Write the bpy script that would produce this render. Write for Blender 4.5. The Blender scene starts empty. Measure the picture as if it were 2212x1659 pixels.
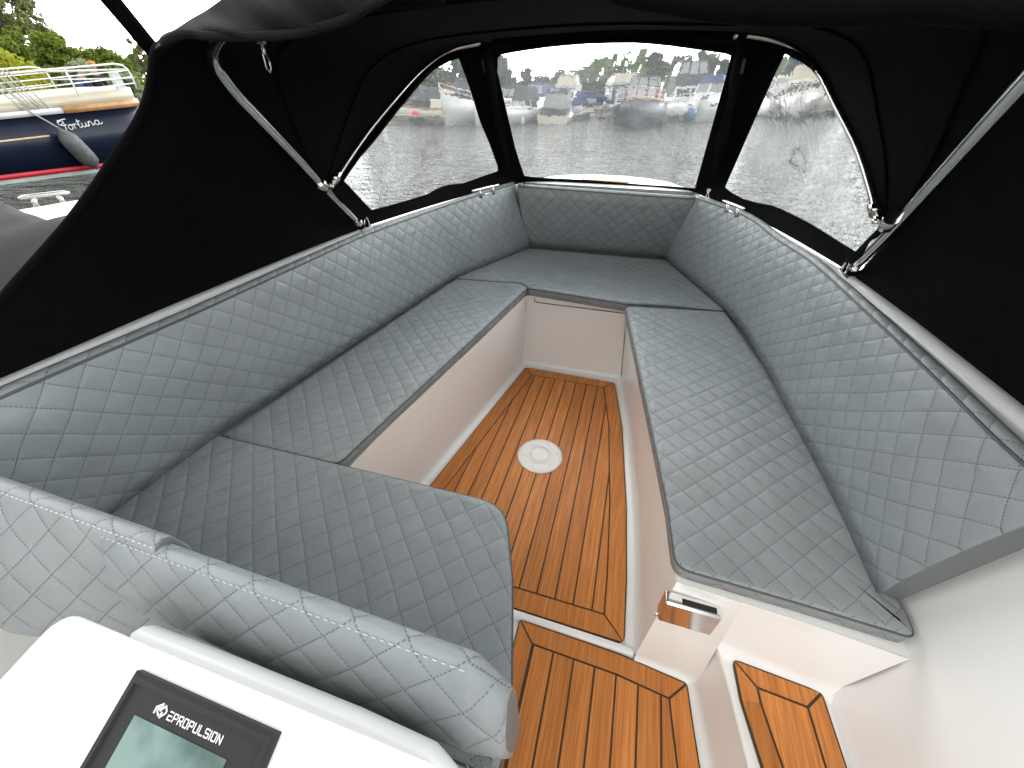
import bpy, bmesh, math, random
from mathutils import Vector, Matrix
from mathutils.geometry import tessellate_polygon
random.seed(7)
R_ = math.radians
scene = bpy.context.scene
col = scene.collection

# ------------------------------------------------------------------ camera
F, CX, CY, HC, PITCH, YAW, OX = 831.0, 1106.0, 829.5, 1.28, R_(37.145), R_(16.7), 0.192
cam_d = bpy.data.cameras.new('camera'); cam = bpy.data.objects.new('camera', cam_d); col.objects.link(cam)
cam_d.sensor_width = 36.0; cam_d.lens = F/2212*36
cam_d.clip_start = 0.02; cam_d.clip_end = 2000
cam.location = (OX, 0, HC); cam.rotation_euler = (math.pi/2-PITCH, 0, YAW)
scene.camera = cam

# ------------------------------------------------------------------ sky, sun, exposure
world = bpy.data.worlds.new("World"); scene.world = world; world.use_nodes = True
wn = world.node_tree; wn.nodes.clear()
SUN_EL, SUN_AZ = R_(52), R_(192)      # azimuth clockwise from +Y (bow)
def wnode(t, **k):
    n = wn.nodes.new(t)
    for a, b in k.items(): setattr(n, a, b)
    return n
sky = wnode('ShaderNodeTexSky', sky_type='NISHITA', sun_disc=False)
sky.sun_elevation = SUN_EL; sky.sun_rotation = SUN_AZ; sky.air_density = 1.0; sky.dust_density = 2.0
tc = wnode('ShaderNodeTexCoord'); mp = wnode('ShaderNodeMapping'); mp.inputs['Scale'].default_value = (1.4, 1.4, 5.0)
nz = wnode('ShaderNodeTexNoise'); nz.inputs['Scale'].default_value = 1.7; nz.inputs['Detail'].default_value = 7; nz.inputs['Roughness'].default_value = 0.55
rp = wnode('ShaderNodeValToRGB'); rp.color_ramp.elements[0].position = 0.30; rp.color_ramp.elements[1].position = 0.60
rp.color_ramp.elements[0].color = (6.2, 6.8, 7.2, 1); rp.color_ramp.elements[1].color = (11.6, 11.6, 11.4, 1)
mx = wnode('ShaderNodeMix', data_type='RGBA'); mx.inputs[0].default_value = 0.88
bg = wnode('ShaderNodeBackground'); bg.inputs['Strength'].default_value = 0.10
wo = wnode('ShaderNodeOutputWorld')
L = wn.links.new
L(tc.outputs['Generated'], mp.inputs['Vector']); L(mp.outputs[0], nz.inputs['Vector']); L(nz.outputs['Fac'], rp.inputs[0])
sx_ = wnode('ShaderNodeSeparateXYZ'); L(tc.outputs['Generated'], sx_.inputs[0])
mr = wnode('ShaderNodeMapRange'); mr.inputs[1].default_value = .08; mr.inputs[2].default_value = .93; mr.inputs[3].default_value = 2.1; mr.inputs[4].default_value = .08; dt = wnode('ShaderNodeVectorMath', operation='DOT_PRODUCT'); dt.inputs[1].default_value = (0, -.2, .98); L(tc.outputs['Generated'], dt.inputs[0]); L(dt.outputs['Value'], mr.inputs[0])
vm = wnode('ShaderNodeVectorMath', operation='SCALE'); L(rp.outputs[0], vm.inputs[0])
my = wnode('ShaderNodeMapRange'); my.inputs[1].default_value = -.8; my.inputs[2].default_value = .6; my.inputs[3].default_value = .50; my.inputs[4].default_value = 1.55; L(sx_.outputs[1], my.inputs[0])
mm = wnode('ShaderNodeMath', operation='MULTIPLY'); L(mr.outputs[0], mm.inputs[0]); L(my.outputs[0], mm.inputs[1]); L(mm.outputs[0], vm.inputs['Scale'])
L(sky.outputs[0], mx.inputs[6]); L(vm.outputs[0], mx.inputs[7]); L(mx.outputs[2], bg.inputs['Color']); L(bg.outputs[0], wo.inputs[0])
sun_d = bpy.data.lights.new('sun', 'SUN'); sun = bpy.data.objects.new('sun', sun_d); col.objects.link(sun)
sun_d.energy = .5; sun_d.angle = R_(45); sun_d.color = (1.0, 0.96, 0.9)
sdir = Vector((math.sin(SUN_AZ)*math.cos(SUN_EL), math.cos(SUN_AZ)*math.cos(SUN_EL), math.sin(SUN_EL)))
sun.rotation_euler = sdir.to_track_quat('Z', 'Y').to_euler(); sun.location = sdir*30
scene.view_settings.view_transform = 'Standard'; scene.view_settings.look = 'None'
scene.view_settings.exposure = 1.5; scene.view_settings.gamma = 1.0
scene.cycles.max_bounces = 12; scene.cycles.diffuse_bounces = 9; scene.cycles.transparent_max_bounces = 12; scene.cycles.caustics_refractive = True

# ------------------------------------------------------------------ survey helpers: photo points to metres in the boat's frame (x starboard, y bow, z up, floor 0)
O = Vector((OX, 0, HC)); cs, sn = math.cos(YAW), math.sin(YAW); W = -0.40
def ray(px, py):
    a = (px-CX)/F; v = (CY-py)/F
    x, y, z = a, math.cos(PITCH)+v*math.sin(PITCH), -math.sin(PITCH)+v*math.cos(PITCH)
    return Vector((x*cs-y*sn, x*sn+y*cs, z))
def at(px, py, z):
    r = ray(px, py); return O + r*((z-HC)/r.z)
def aty(px, py, y):
    r = ray(px, py); return O + r*(y/r.y)
def onp(px, py, p0, n):
    r = ray(px, py); return O + r*((Vector(p0)-O).dot(n)/r.dot(n))
def far(px, py, d):
    r = ray(px, py); return O + r*(d/math.hypot(r.x, r.y))

# ------------------------------------------------------------------ materials
class NT:
    def __init__(s, name):
        s.m = bpy.data.materials.new(name); s.m.use_nodes = True; s.t = s.m.node_tree
        s.b = s.t.nodes['Principled BSDF']; s.out = s.t.nodes['Material Output']
    def n(s, t, **k):
        n = s.t.nodes.new(t)
        for a, b in k.items(): setattr(n, a, b)
        return n
    def l(s, a, b): s.t.links.new(a, b)
    def m_(s, op, a, b=None, c=None):
        n = s.n('ShaderNodeMath', operation=op)
        for i, v in enumerate((a, b, c)):
            if v is None: continue
            if isinstance(v, (int, float)): n.inputs[i].default_value = v
            else: s.l(v, n.inputs[i])
        return n.outputs[0]
    def noise(s, scale, detail=3, rough=.5, vec=None, mapping=None, coord='Object'):
        t = s.n('ShaderNodeTexCoord').outputs[coord] if vec is None else vec
        if mapping:
            mp = s.n('ShaderNodeMapping'); mp.inputs['Scale'].default_value = mapping; s.l(t, mp.inputs[0]); t = mp.outputs[0]
        n = s.n('ShaderNodeTexNoise'); n.inputs['Scale'].default_value = scale; n.inputs['Detail'].default_value = detail; n.inputs['Roughness'].default_value = rough
        s.l(t, n.inputs['Vector']); return n.outputs['Fac']
    def ramp(s, fac, stops):
        r = s.n('ShaderNodeValToRGB'); e = r.color_ramp.elements
        while len(e) < len(stops): e.new(.5)
        for i, (p, c) in enumerate(stops): e[i].position = p; e[i].color = (*c, 1)
        s.l(fac, r.inputs[0]); return r.outputs[0]
    def mix(s, fac, a, b, blend='MIX'):
        n = s.n('ShaderNodeMix', data_type='RGBA', blend_type=blend)
        for i, v in ((0, fac), (6, a), (7, b)):
            if isinstance(v, (int, float)): n.inputs[i].default_value = v
            elif isinstance(v, tuple): n.inputs[i].default_value = (*v, 1)
            else: s.l(v, n.inputs[i])
        return n.outputs[2]
    def bump(s, h, dist, strength=1.0, prev=None):
        n = s.n('ShaderNodeBump'); n.inputs['Distance'].default_value = dist; n.inputs['Strength'].default_value = strength
        s.l(h, n.inputs['Height'])
        if prev is not None: s.l(prev, n.inputs['Normal'])
        return n.outputs[0]
    def set(s, **k):
        for a, v in k.items():
            i = s.b.inputs[a.replace('_', ' ')]
            if isinstance(v, (int, float)): i.default_value = v
            elif isinstance(v, tuple): i.default_value = (*v, 1) if len(v) == 3 else v
            else: s.l(v, i)
        return s

M = {}
def plain(name, c, rough=.5, metal=0, var=.12, scale=6, bumpd=0, bscale=200, **k):
    t = NT(name)
    f = t.noise(scale, 4)
    lo = tuple(x*(1-var) for x in c); hi = tuple(min(1, x*(1+var)) for x in c)
    t.set(Base_Color=t.ramp(f, [(.3, lo), (.7, hi)]), Roughness=rough, Metallic=metal, **k)
    if bumpd: t.set(Normal=t.bump(t.noise(bscale, 2), bumpd))
    M[name] = t.m; return t.m

def vinyl(name, c, cell=.05, quilt=True):
    t = NT(name)
    uv = t.n('ShaderNodeUVMap'); uv.uv_map = 'UVMap'
    sx = t.n('ShaderNodeSeparateXYZ'); t.l(uv.outputs[0], sx.inputs[0])
    u, v = sx.outputs[0], sx.outputs[1]
    grain = t.noise(1100, 2, .6, vec=uv.outputs[0])
    soft = t.noise(9, 3, .5, vec=uv.outputs[0])
    basec = t.ramp(soft, [(.3, tuple(x*.93 for x in c)), (.7, tuple(x*1.06 for x in c))])
    nrm = t.bump(grain, .00035, .8)
    nrm = t.bump(soft, .012, .7, nrm)
    if quilt:
        wob = t.m_('MULTIPLY', t.m_('SUBTRACT', t.noise(5, 2, .5, vec=uv.outputs[0]), .5), .012)
        p = t.m_('ADD', t.m_('MULTIPLY', t.m_('ADD', u, v), .70711), wob)
        q = t.m_('ADD', t.m_('MULTIPLY', t.m_('SUBTRACT', u, v), .70711), wob)
        def line(a):
            f = t.m_('FRACT', t.m_('ADD', t.m_('DIVIDE', a, cell), 100.5))
            return t.m_('MULTIPLY', t.m_('ABSOLUTE', t.m_('SUBTRACT', f, .5)), cell)
        dp, dq = line(p), line(q)
        def dash(a): return t.m_('LESS_THAN', t.m_('FRACT', t.m_('ADD', t.m_('DIVIDE', a, .0062), 50)), .62)
        def mask(d, w0, w1):
            n = t.n('ShaderNodeMapRange', interpolation_type='SMOOTHSTEP'); n.inputs[1].default_value = w0; n.inputs[2].default_value = w1
            n.inputs[3].default_value = 1; n.inputs[4].default_value = 0; t.l(d, n.inputs[0]); return n.outputs[0]
        st = t.m_('MAXIMUM', t.m_('MULTIPLY', mask(dp, .0005, .0013), dash(q)), t.m_('MULTIPLY', mask(dq, .0005, .0013), dash(p)))
        groove = t.m_('MAXIMUM', mask(dp, 0, .010), mask(dq, 0, .010))
        pil = t.m_('MULTIPLY', t.m_('POWER', t.m_('MULTIPLY', dp, 2/cell), .5), t.m_('POWER', t.m_('MULTIPLY', dq, 2/cell), .5))
        h = t.m_('SUBTRACT', t.m_('ADD', t.m_('MULTIPLY', pil, .8), t.m_('MULTIPLY', groove, -.35)), t.m_('MULTIPLY', st, .35))
        nrm = t.bump(h, .0023, .85, nrm)
        basec = t.mix(t.m_('MULTIPLY', st, .58), basec, (.035, .038, .042))
    t.set(Base_Color=basec, Roughness=.40, Normal=nrm)
    t.b.inputs['Specular IOR Level'].default_value = .42
    M[name] = t.m; return t.m
vinyl('grey_quilted_vinyl', (.240, .262, .268))
vinyl('grey_vinyl', (.225, .242, .25), quilt=False)
vinyl('light_grey_quilted_vinyl', (.250, .264, .270))
plain('seam_thread', (.50, .50, .49), .7)
plain('dark_piping', (.075, .08, .085), .5)

t = NT('white_gelcoat')
f = t.noise(3.0, 5, .6); g = t.noise(42, 4, .65)
c0 = t.ramp(f, [(.35, (.80, .795, .77)), (.65, (.825, .82, .80))])
dirt = t.ramp(g, [(.66, (0, 0, 0)), (.78, (1, 1, 1))])
spk = t.ramp(t.noise(160, 2, .5), [(.76, (0, 0, 0)), (.80, (1, 1, 1))]); c1 = t.mix(t.m_('MULTIPLY', spk, .35), c0, (.22, .19, .15))
t.set(Base_Color=c1, Roughness=.32, Normal=t.bump(t.noise(2.2, 2), .006, .2), Coat_Weight=.25, Coat_Roughness=.12)
M['white_gelcoat'] = t.m

t = NT('teak_plank')
att = t.n('ShaderNodeAttribute', attribute_name='tint')
uv = t.n('ShaderNodeUVMap'); uv.uv_map = 'UVMap'
gr = t.noise(1.0, 5, .62, vec=uv.outputs[0], mapping=(150, 5, 1))
gr2 = t.noise(1.0, 3, .6, vec=uv.outputs[0], mapping=(34, 1.6, 1))
cw = t.ramp(gr2, [(.28, (.52, .185, .045)), (.5, (.61, .228, .056)), (.74, (.68, .270, .074))])
cw = t.mix(t.ramp(gr, [(.36, (.60,)*3), (.60, (0,)*3)]), cw, (.27, .09, .022))
tn = t.ramp(att.outputs['Fac'], [(0, (.86, .84, .82)), (1, (1.1, 1.11, 1.13))])
cw = t.mix(1.0, cw, tn, 'MULTIPLY')
wet = t.noise(26, 4, .6)
t.set(Base_Color=cw, Roughness=t.ramp(wet, [(.42, (.52,)*3), (.66, (.30,)*3)]), Normal=t.bump(gr, .0006, .6))
t.b.inputs['Specular IOR Level'].default_value = .32
M['teak_plank'] = t.m
plain('caulk', (.055, .032, .012), .6)
plain('black_fabric', (.0028, .0028, .003), .9, var=.2, scale=14, bumpd=.0012, bscale=700)
M['black_fabric'].node_tree.nodes['Principled BSDF'].inputs['Specular IOR Level'].default_value = .05
t = NT('black_canvas')
f1 = t.noise(3.2, 4, .55); f2 = t.noise(1.0, 2, .5, mapping=(2.2, 14, 9))
t.set(Base_Color=t.ramp(f1, [(.3, (.0027,)*3), (.7, (.0048, .0046, .0041))]), Roughness=.88, Normal=t.bump(f2, .012, .3, t.bump(t.noise(600, 2), .0012, .7)))
t.b.inputs['Specular IOR Level'].default_value = .04
M['black_canvas'] = t.m
plain('skylit_canvas', (.0080, .0077, .0071), .9, var=.3, scale=9, bumpd=.0015, bscale=500)  # black canvas recoloured lighter where the aft curtain catches sky light
M['skylit_canvas'].node_tree.nodes['Principled BSDF'].inputs['Specular IOR Level'].default_value = .12
plain('chrome', (.78, .77, .75), .12, 1, var=.05, scale=30)
plain('stainless', (.56, .545, .52), .27, 1, var=.08, scale=40)
plain('black_plastic', (.014, .014, .015), .55, bumpd=.0004, bscale=1500)
M['black_plastic'].node_tree.nodes['Principled BSDF'].inputs['Specular IOR Level'].default_value = .3
plain('dark_slot', (.01, .01, .01), .6)
plain('white_plastic', (.80, .79, .75), .38, var=.05, scale=25)
plain('white_letter', (.82, .82, .80), .5, var=.02)
t = NT('screen_glass')
f1 = t.noise(14, 3)
t.set(Base_Color=t.ramp(f1, [(.38, (.035, .075, .055)), (.5, (.09, .15, .135)), (.62, (.17, .25, .225))]), Roughness=.06, Normal=t.bump(t.noise(9, 2), .01, .35), Coat_Weight=.6, Coat_Roughness=.03)  # mottled greens put reflections of sky and trees into the base colour
M['screen_glass'] = t.m

# clear vinyl pane: thin, wavy, a little milky and scratched
def pane_mat(name, wav, milk, streak=False):
    t = NT(name); nt = t.t; nt.nodes.remove(t.b)
    h = t.noise(16, 3, .55); h2 = t.noise(48, 2)
    hh = t.m_('ADD', h, t.m_('MULTIPLY', h2, .22))
    if streak:
        cr = t.noise(1.0, 2, .5, mapping=(13, 13, 2.2)); hh = t.m_('ADD', hh, t.m_('MULTIPLY', cr, 1.3))
    nb = t.bump(hh, .05, wav)
    rf = t.n('ShaderNodeBsdfRefraction'); rf.inputs['IOR'].default_value = 1.0028; rf.inputs['Roughness'].default_value = .0; rf.inputs['Color'].default_value = (.93, .94, .93, 1); t.l(nb, rf.inputs['Normal'])
    tl = t.n('ShaderNodeBsdfTranslucent'); tl.inputs['Color'].default_value = (.85, .87, .87, 1)
    gl = t.n('ShaderNodeBsdfGlossy'); gl.inputs['Roughness'].default_value = .05; t.l(nb, gl.inputs['Normal'])
    m1 = t.n('ShaderNodeMixShader')
    fm = t.ramp(t.noise(5, 5, .65), [(.3, (milk*.6,)*3), (.75, (milk*1.5,)*3)]); spk = t.ramp(t.noise(150, 3, .6), [(.62, (0,)*3), (.70, (.16,)*3)]); t.l(t.mix(1.0, fm, spk, 'ADD'), m1.inputs[0])
    t.l(rf.outputs[0], m1.inputs[1]); t.l(tl.outputs[0], m1.inputs[2])
    m2 = t.n('ShaderNodeMixShader'); m2.inputs[0].default_value = .035; t.l(m1.outputs[0], m2.inputs[1]); t.l(gl.outputs[0], m2.inputs[2])
    t.l(m2.outputs[0], t.out.inputs[0]); M[name] = t.m
pane_mat('clear_vinyl', .30, .075)
pane_mat('creased_clear_vinyl', .6, .095, True)

# ------------------------------------------------------------------ mesh builder
class MB:
    def __init__(s): s.bm = bmesh.new(); s.uv = s.bm.loops.layers.uv.new('UVMap'); s.tint = s.bm.faces.layers.float.new('tint')
    def vs(s, pts): return [s.bm.verts.new(p) for p in pts]
    def face(s, vs, mi=0, smooth=False, uvs=None, tint=None):
        try: f = s.bm.faces.new(vs)
        except ValueError: return None
        f.material_index = mi; f.smooth = smooth
        if uvs:
            for l, u in zip(f.loops, uvs): l[s.uv].uv = u
        if tint is not None: f[s.tint] = tint
        return f
    def poly(s, pts, mi=0, **k): return s.face(s.vs(pts), mi, **k)
    def loft(s, secs, closed=True, caps=True, mi=0, smooth=True, uv=None):
        rings = [s.vs(p) for p in secs]; n = len(rings[0])
        for i in range(len(rings)-1):
            for j in range(n if closed else n-1):
                k = (j+1) % n
                u = None
                if uv:
                    jj = j+1 if closed else k
                    u = (uv[i][j], uv[i][jj], uv[i+1][jj], uv[i+1][j])
                s.face([rings[i][j], rings[i][k], rings[i+1][k], rings[i+1][j]], mi, smooth, u)
        if caps and closed: s.face(rings[0][::-1], mi); s.face(rings[-1], mi)
        return rings
    def tube(s, path, r, n=10, mi=0, closed=False):
        path = [Vector(p) for p in path]; secs = []
        up = None
        for i, p in enumerate(path):
            a = path[max(i-1, 0)] if not closed else path[i-1]; b = path[min(i+1, len(path)-1)] if not closed else path[(i+1) % len(path)]
            d = (b-a).normalized()
            if up is None: up = d.orthogonal().normalized()
            else: up = (up - d*up.dot(d)).normalized()
            sd = d.cross(up); rr = r[i] if isinstance(r, (list, tuple)) else r
            secs.append([p+(up*math.cos(2*math.pi*k/n)+sd*math.sin(2*math.pi*k/n))*rr for k in range(n)])
        if closed: secs.append(secs[0])
        s.loft(secs, caps=not closed, mi=mi)
    def box(s, c, d, rot=None, mi=0, smooth=False, taper=1.0):
        c = Vector(c); x, y, z = d[0]/2, d[1]/2, d[2]/2
        lo = [(-x, -y, -z), (x, -y, -z), (x, y, -z), (-x, y, -z)]; hi = [(-x*taper, -y*taper, z), (x*taper, -y*taper, z), (x*taper, y*taper, z), (-x*taper, y*taper, z)]
        if rot is None: rot = Matrix.Identity(3)
        a = s.vs([c+rot@Vector(p) for p in lo]); b = s.vs([c+rot@Vector(p) for p in hi])
        s.face(a[::-1], mi); s.face(b, mi)
        for i in range(4): s.face([a[i], a[(i+1) % 4], b[(i+1) % 4], b[i]], mi, smooth)
    def lathe(s, c, prof, n=32, mi=0, axis=None):
        c = Vector(c); rot = Matrix.Identity(3) if axis is None else Vector((0, 0, 1)).rotation_difference(Vector(axis)).to_matrix()
        secs = [[c+rot@Vector((r*math.cos(2*math.pi*k/n), r*math.sin(2*math.pi*k/n), z)) for k in range(n)] for r, z in prof]
        s.loft(secs, mi=mi)
    def prism(s, pts, z0, z1, mi=0, side=None):
        a = s.vs([(p[0], p[1], z0) for p in pts]); b = s.vs([(p[0], p[1], z1) for p in pts]); n = len(pts)
        s.face(b, mi); s.face(a[::-1], mi)
        for i in range(n): s.face([a[i], a[(i+1) % n], b[(i+1) % n], b[i]], mi if side is None else side)
    def build(s, name, mats, parent=None, recalc=True, bevel=0, loc=None, **tags):
        if recalc: bmesh.ops.recalc_face_normals(s.bm, faces=s.bm.faces)
        me = bpy.data.meshes.new(name); s.bm.to_mesh(me); s.bm.free()
        o = bpy.data.objects.new(name, me); col.objects.link(o)
        for m in (mats if isinstance(mats, (list, tuple)) else [mats]): me.materials.append(M[m] if isinstance(m, str) else m)
        if parent is not None: o.parent = parent
        if loc is not None: o.location = loc
        if bevel:
            b = o.modifiers.new('bevel', 'BEVEL'); b.width = bevel; b.segments = 3; b.limit_method = 'ANGLE'; b.harden_normals = True
            for p in me.polygons: p.use_smooth = True
        for k, v in tags.items(): o[k] = v
        return o
def tag(o, label, cat, group=None, kind=None):
    if label: o['label'] = label
    if cat: o['category'] = cat
    if group: o['group'] = group
    if kind: o['kind'] = kind
    return o
def empty(name, loc=(0, 0, 0), rz=0):
    o = bpy.data.objects.new(name, None); col.objects.link(o); o.location = loc; o.rotation_euler = (0, 0, rz); o.empty_display_size = .1; return o
def structure(name, mb, m): 
    o = mb.build(name, m); o['kind'] = 'structure'; return o

def lerp(a, b, t): return a+(b-a)*t
def resample(pts, n):
    pts = [Vector(p) for p in pts]; d = [0]
    for a, b in zip(pts, pts[1:]): d.append(d[-1]+(b-a).length)
    out = []; j = 0
    for i in range(n):
        s = d[-1]*i/(n-1)
        while j < len(pts)-2 and d[j+1] < s: j += 1
        t = 0 if d[j+1] == d[j] else (s-d[j])/(d[j+1]-d[j]); out.append(pts[j].lerp(pts[j+1], min(1, max(0, t))))
    return out
def spline(pts, k=6, closed=False):
    pts = [Vector(p) for p in pts]; n = len(pts); out = []
    for i in range(n if closed else n-1):
        if closed: p0, p1, p2, p3 = pts[i-1], pts[i], pts[(i+1) % n], pts[(i+2) % n]
        else: p0, p1, p2, p3 = pts[max(i-1, 0)], pts[i], pts[i+1], pts[min(i+2, n-1)]
        for j in range(k):
            t = j/k; out.append(.5*((2*p1)+(p2-p0)*t+(2*p0-5*p1+4*p2-p3)*t*t+(3*p1-p0-3*p2+p3)*t**3))
    if not closed: out.append(pts[-1])
    return out
def area(p): return .5*sum(p[i][0]*p[(i+1) % len(p)][1]-p[(i+1) % len(p)][0]*p[i][1] for i in range(len(p)))
def rpoly(pts, rad, n=6):
    """round the corners of a 2D polygon; rad a number or one per corner"""
    if area(pts) < 0:
        pts = pts[::-1]; rad = rad[::-1] if isinstance(rad, list) else rad
    out = []; N = len(pts)
    for i in range(N):
        p = Vector(pts[i][:2]); a = Vector(pts[i-1][:2])-p; b = Vector(pts[(i+1) % N][:2])-p
        r = rad[i] if isinstance(rad, list) else rad
        ang = a.angle(b)
        if r <= 0 or ang > R_(172): out.append(p); continue
        d = min(r/math.tan(ang/2), a.length*.48, b.length*.48)
        A, Bb = p+a.normalized()*d, p+b.normalized()*d
        for k in range(n+1):
            t = k/n; out.append((1-t)**2*A+2*t*(1-t)*p+t*t*Bb)
    return out
def inset(pts, d):
    N = len(pts); out = []
    for i in range(N):
        a = (pts[i]-pts[i-1]); b = (pts[(i+1) % N]-pts[i])
        if a.length < 1e-7: a = b
        if b.length < 1e-7: b = a
        na = Vector((-a.y, a.x)).normalized(); nb = Vector((-b.y, b.x)).normalized()
        m = (na+nb); m = m/max(.35, m.dot(na)) if m.length > 1e-6 else na
        out.append(pts[i]+m*d)
    return out

# ------------------------------------------------------------------ cushions
def clip(poly, nx, ny, d):
    out = []; n = len(poly)
    for i in range(n):
        a, b = poly[i], poly[(i+1) % n]; da = a.x*nx+a.y*ny-d; db = b.x*nx+b.y*ny-d
        if da >= 0: out.append(a)
        if (da >= 0) != (db >= 0): out.append(a+(b-a)*(da/(da-db)))
    return out
def seat_cushion(name, label, pts, rad, z=.48, thick=.05, m='grey_quilted_vinyl', group=None, sag=None):
    p0 = rpoly(pts, rad); p = []
    for a, b in zip(p0, p0[1:]+p0[:1]):
        k = max(1, int((b-a).length/.035)); p += [a.lerp(b, i/k) for i in range(k)] if (b-a).length > 1e-4 else []
    mb = MB()
    er = .011; rings = [(er, z-thick), (0, z-thick+er), (0, z-er)]
    for k in (30, 60, 90): rings.append((er*(1-math.cos(R_(k))), z-er+er*math.sin(R_(k))))
    rings.append((er+.012, z+.0018))
    secs = [[Vector((q.x, q.y, zz)) for q in inset(p, d)] for d, zz in rings]
    arc = [0]
    for a, b in zip(p, p[1:]+p[:1]): arc.append(arc[-1]+(b-a).length)
    vv = [mb.vs(s_) for s_ in secs]; n = len(p)
    for i in range(len(secs)-1):
        for j in range(n):
            k = (j+1) % n; q = [vv[i][j], vv[i][k], vv[i+1][k], vv[i+1][j]]
            u = [(v.co.x, v.co.y) for v in q] if i >= 4 else [(arc[j], vv[i][j].co.z), (arc[j+1], vv[i][j].co.z), (arc[j+1], vv[i+1][j].co.z), (arc[j], vv[i+1][j].co.z)]
            mb.face(q, 0, True, u)
    
    cp = [Vector((v.co.x, v.co.y)) for v in vv[-1]]; zt = z+.0018; g_ = .07
    xa, xb, ya, yb = min(q.x for q in cp), max(q.x for q in cp), min(q.y for q in cp), max(q.y for q in cp)
    ky = ya
    while ky < yb:
        st = clip(clip(cp, 0, 1, ky), 0, -1, -(ky+g_)); kx = xa
        while kx < xb and len(st) > 2:
            ce = clip(st, 1, 0, kx); ce = clip(ce, -1, 0, -(kx+g_)) if len(ce) > 2 else []
            cl = []
            for q in ce:
                if not cl or (q-cl[-1]).length > 1e-4: cl.append(q)
            if len(cl) > 2 and (cl[0]-cl[-1]).length < 1e-4: cl.pop()
            if len(cl) > 2 and abs(area(cl)) > 1e-7: mb.face(mb.vs([(q.x, q.y, zt) for q in cl]), 0, False, [(q.x, q.y) for q in cl])
            kx += g_
        ky += g_
    mb.face(vv[0][::-1], 0)
    o = mb.build(name, m, recalc=False); tag(o, label, 'cushion', group)
    pp = MB(); pp.tube([Vector((q.x, q.y, z-.0085)) for q in inset(p, .0005)], .0028, 6, closed=True)
    pp.build('piping', 'dark_piping', o)
    return o
def back_cushion(name, label, bottom, top, thick, out, n=40, bulge=.012, end=(.02, .02), group=None, m='grey_quilted_vinyl', topz=.012):
    """slab between a bottom front curve and a top front curve; out(u) = unit vector from the seat to behind"""
    b = resample(bottom, n); tp = resample(top, n); secs = []; uvs = []; acc = 0; seam = []
    for i in range(n):
        d = (tp[min(i+1, n-1)]-tp[max(i-1, 0)]).normalized(); o_ = Vector((d.y, -d.x, 0)) if out > 0 else Vector((-d.y, d.x, 0)); o_.normalize()
        e = 1.0
        if i: acc += (b[i]-b[i-1]).length*.5+(tp[i]-tp[i-1]).length*.5
        sec = []; h = (tp[i]-b[i])
        K = 7
        for k in range(K+1):
            s_ = k/K; sec.append(b[i]+h*s_-o_*(bulge*math.sin(math.pi*s_)**.6 if 0 < s_ < 1 else 0))
        r = .012
        sec.append(tp[i]+o_*r*.35+Vector((0, 0, r*.8))); sec.append(tp[i]+o_*r*1.2+Vector((0, 0, r*1.1)))
        sec.append(tp[i]+o_*(thick-r)+Vector((0, 0, topz))); sec.append(tp[i]+o_*thick+Vector((0, 0, topz-r)))
        sec.append(b[i]+o_*thick)
        seam.append(tp[i]-o_*.001+Vector((0, 0, .003)))
        secs.append(sec); v = 0; uu = []
        for k, q in enumerate(sec+[sec[0]]):
            if k: v += (q-([*sec, sec[0]][k-1])).length
            uu.append((acc, v))
        uvs.append(uu)
    # rounded ends
    def shrunk(sec, along, f):
        c = sum(sec, Vector())/len(sec); return [q+(c-q)*f+along for q in sec]
    d0 = (b[0]-b[1]).normalized(); d1 = (b[-1]-b[-2]).normalized()
    secs = [shrunk(secs[0], d0*.008, .06)]+secs+[shrunk(secs[-1], d1*.008, .06)]; uvs = [uvs[0]]+uvs+[uvs[-1]]
    mb = MB(); mb.loft(secs, uv=uvs)
    o = mb.build(name, m); tag(o, label, 'backrest cushion', group)
    pp = MB(); pp.tube(seam, .0028, 6); pp.build('piping', 'dark_piping', o)
    return o

P = lambda L_, z: [at(x, y, z) for x, y in L_]
seat_cushion('seat_cushion', 'grey quilted bench cushion along the port side ahead of the big near cushion',
    [*P([(983.4, 601.3), (1124.6, 611.2), (1139.8, 619), (760.8, 969.4), (731, 999)], .48), (-.859, .529, 0)][:], [0, .028, .03, 0, .03, 0], group='bench seat cushions')
seat_cushion('seat_cushion', 'grey quilted bow cushion across the front end of the footwell',
    [(-.43, 2.44), (.425, 2.46), (.672, 1.835), (.44, 1.822), (.218, 1.784), (-.265, 1.828), (-.325, 1.882), (-.682, 1.842)], [0, 0, 0, 0, 0, .01, .02, 0], group='bench seat cushions')
seat_cushion('seat_cushion', 'long grey quilted bench cushion on the starboard side above the chrome latch',
    [*[tuple(v)[:2] for v in P([(1351, 660)], .48)], (.668, 1.824), (.745, 1.393), (.78, 1.072), (.80, .767), (.832, .527), (.828, .486), (.642, .494), (.406, .500), (.394, .646), (.339, 1.016)],
    [.03, 0, 0, 0, 0, .03, .035, 0, .035, 0, 0], group='bench seat cushions')
seat_cushion('seat_cushion', 'wide grey quilted cushion with a rounded corner in front of the helm',
    [(-.90, .529), (-.454, .537), (.012, .545), (.081, .374), (.131, .202), (.145, .09), (-.90, .09)], [0, 0, .10, 0, 0, .02, 0], group='bench seat cushions')

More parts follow.
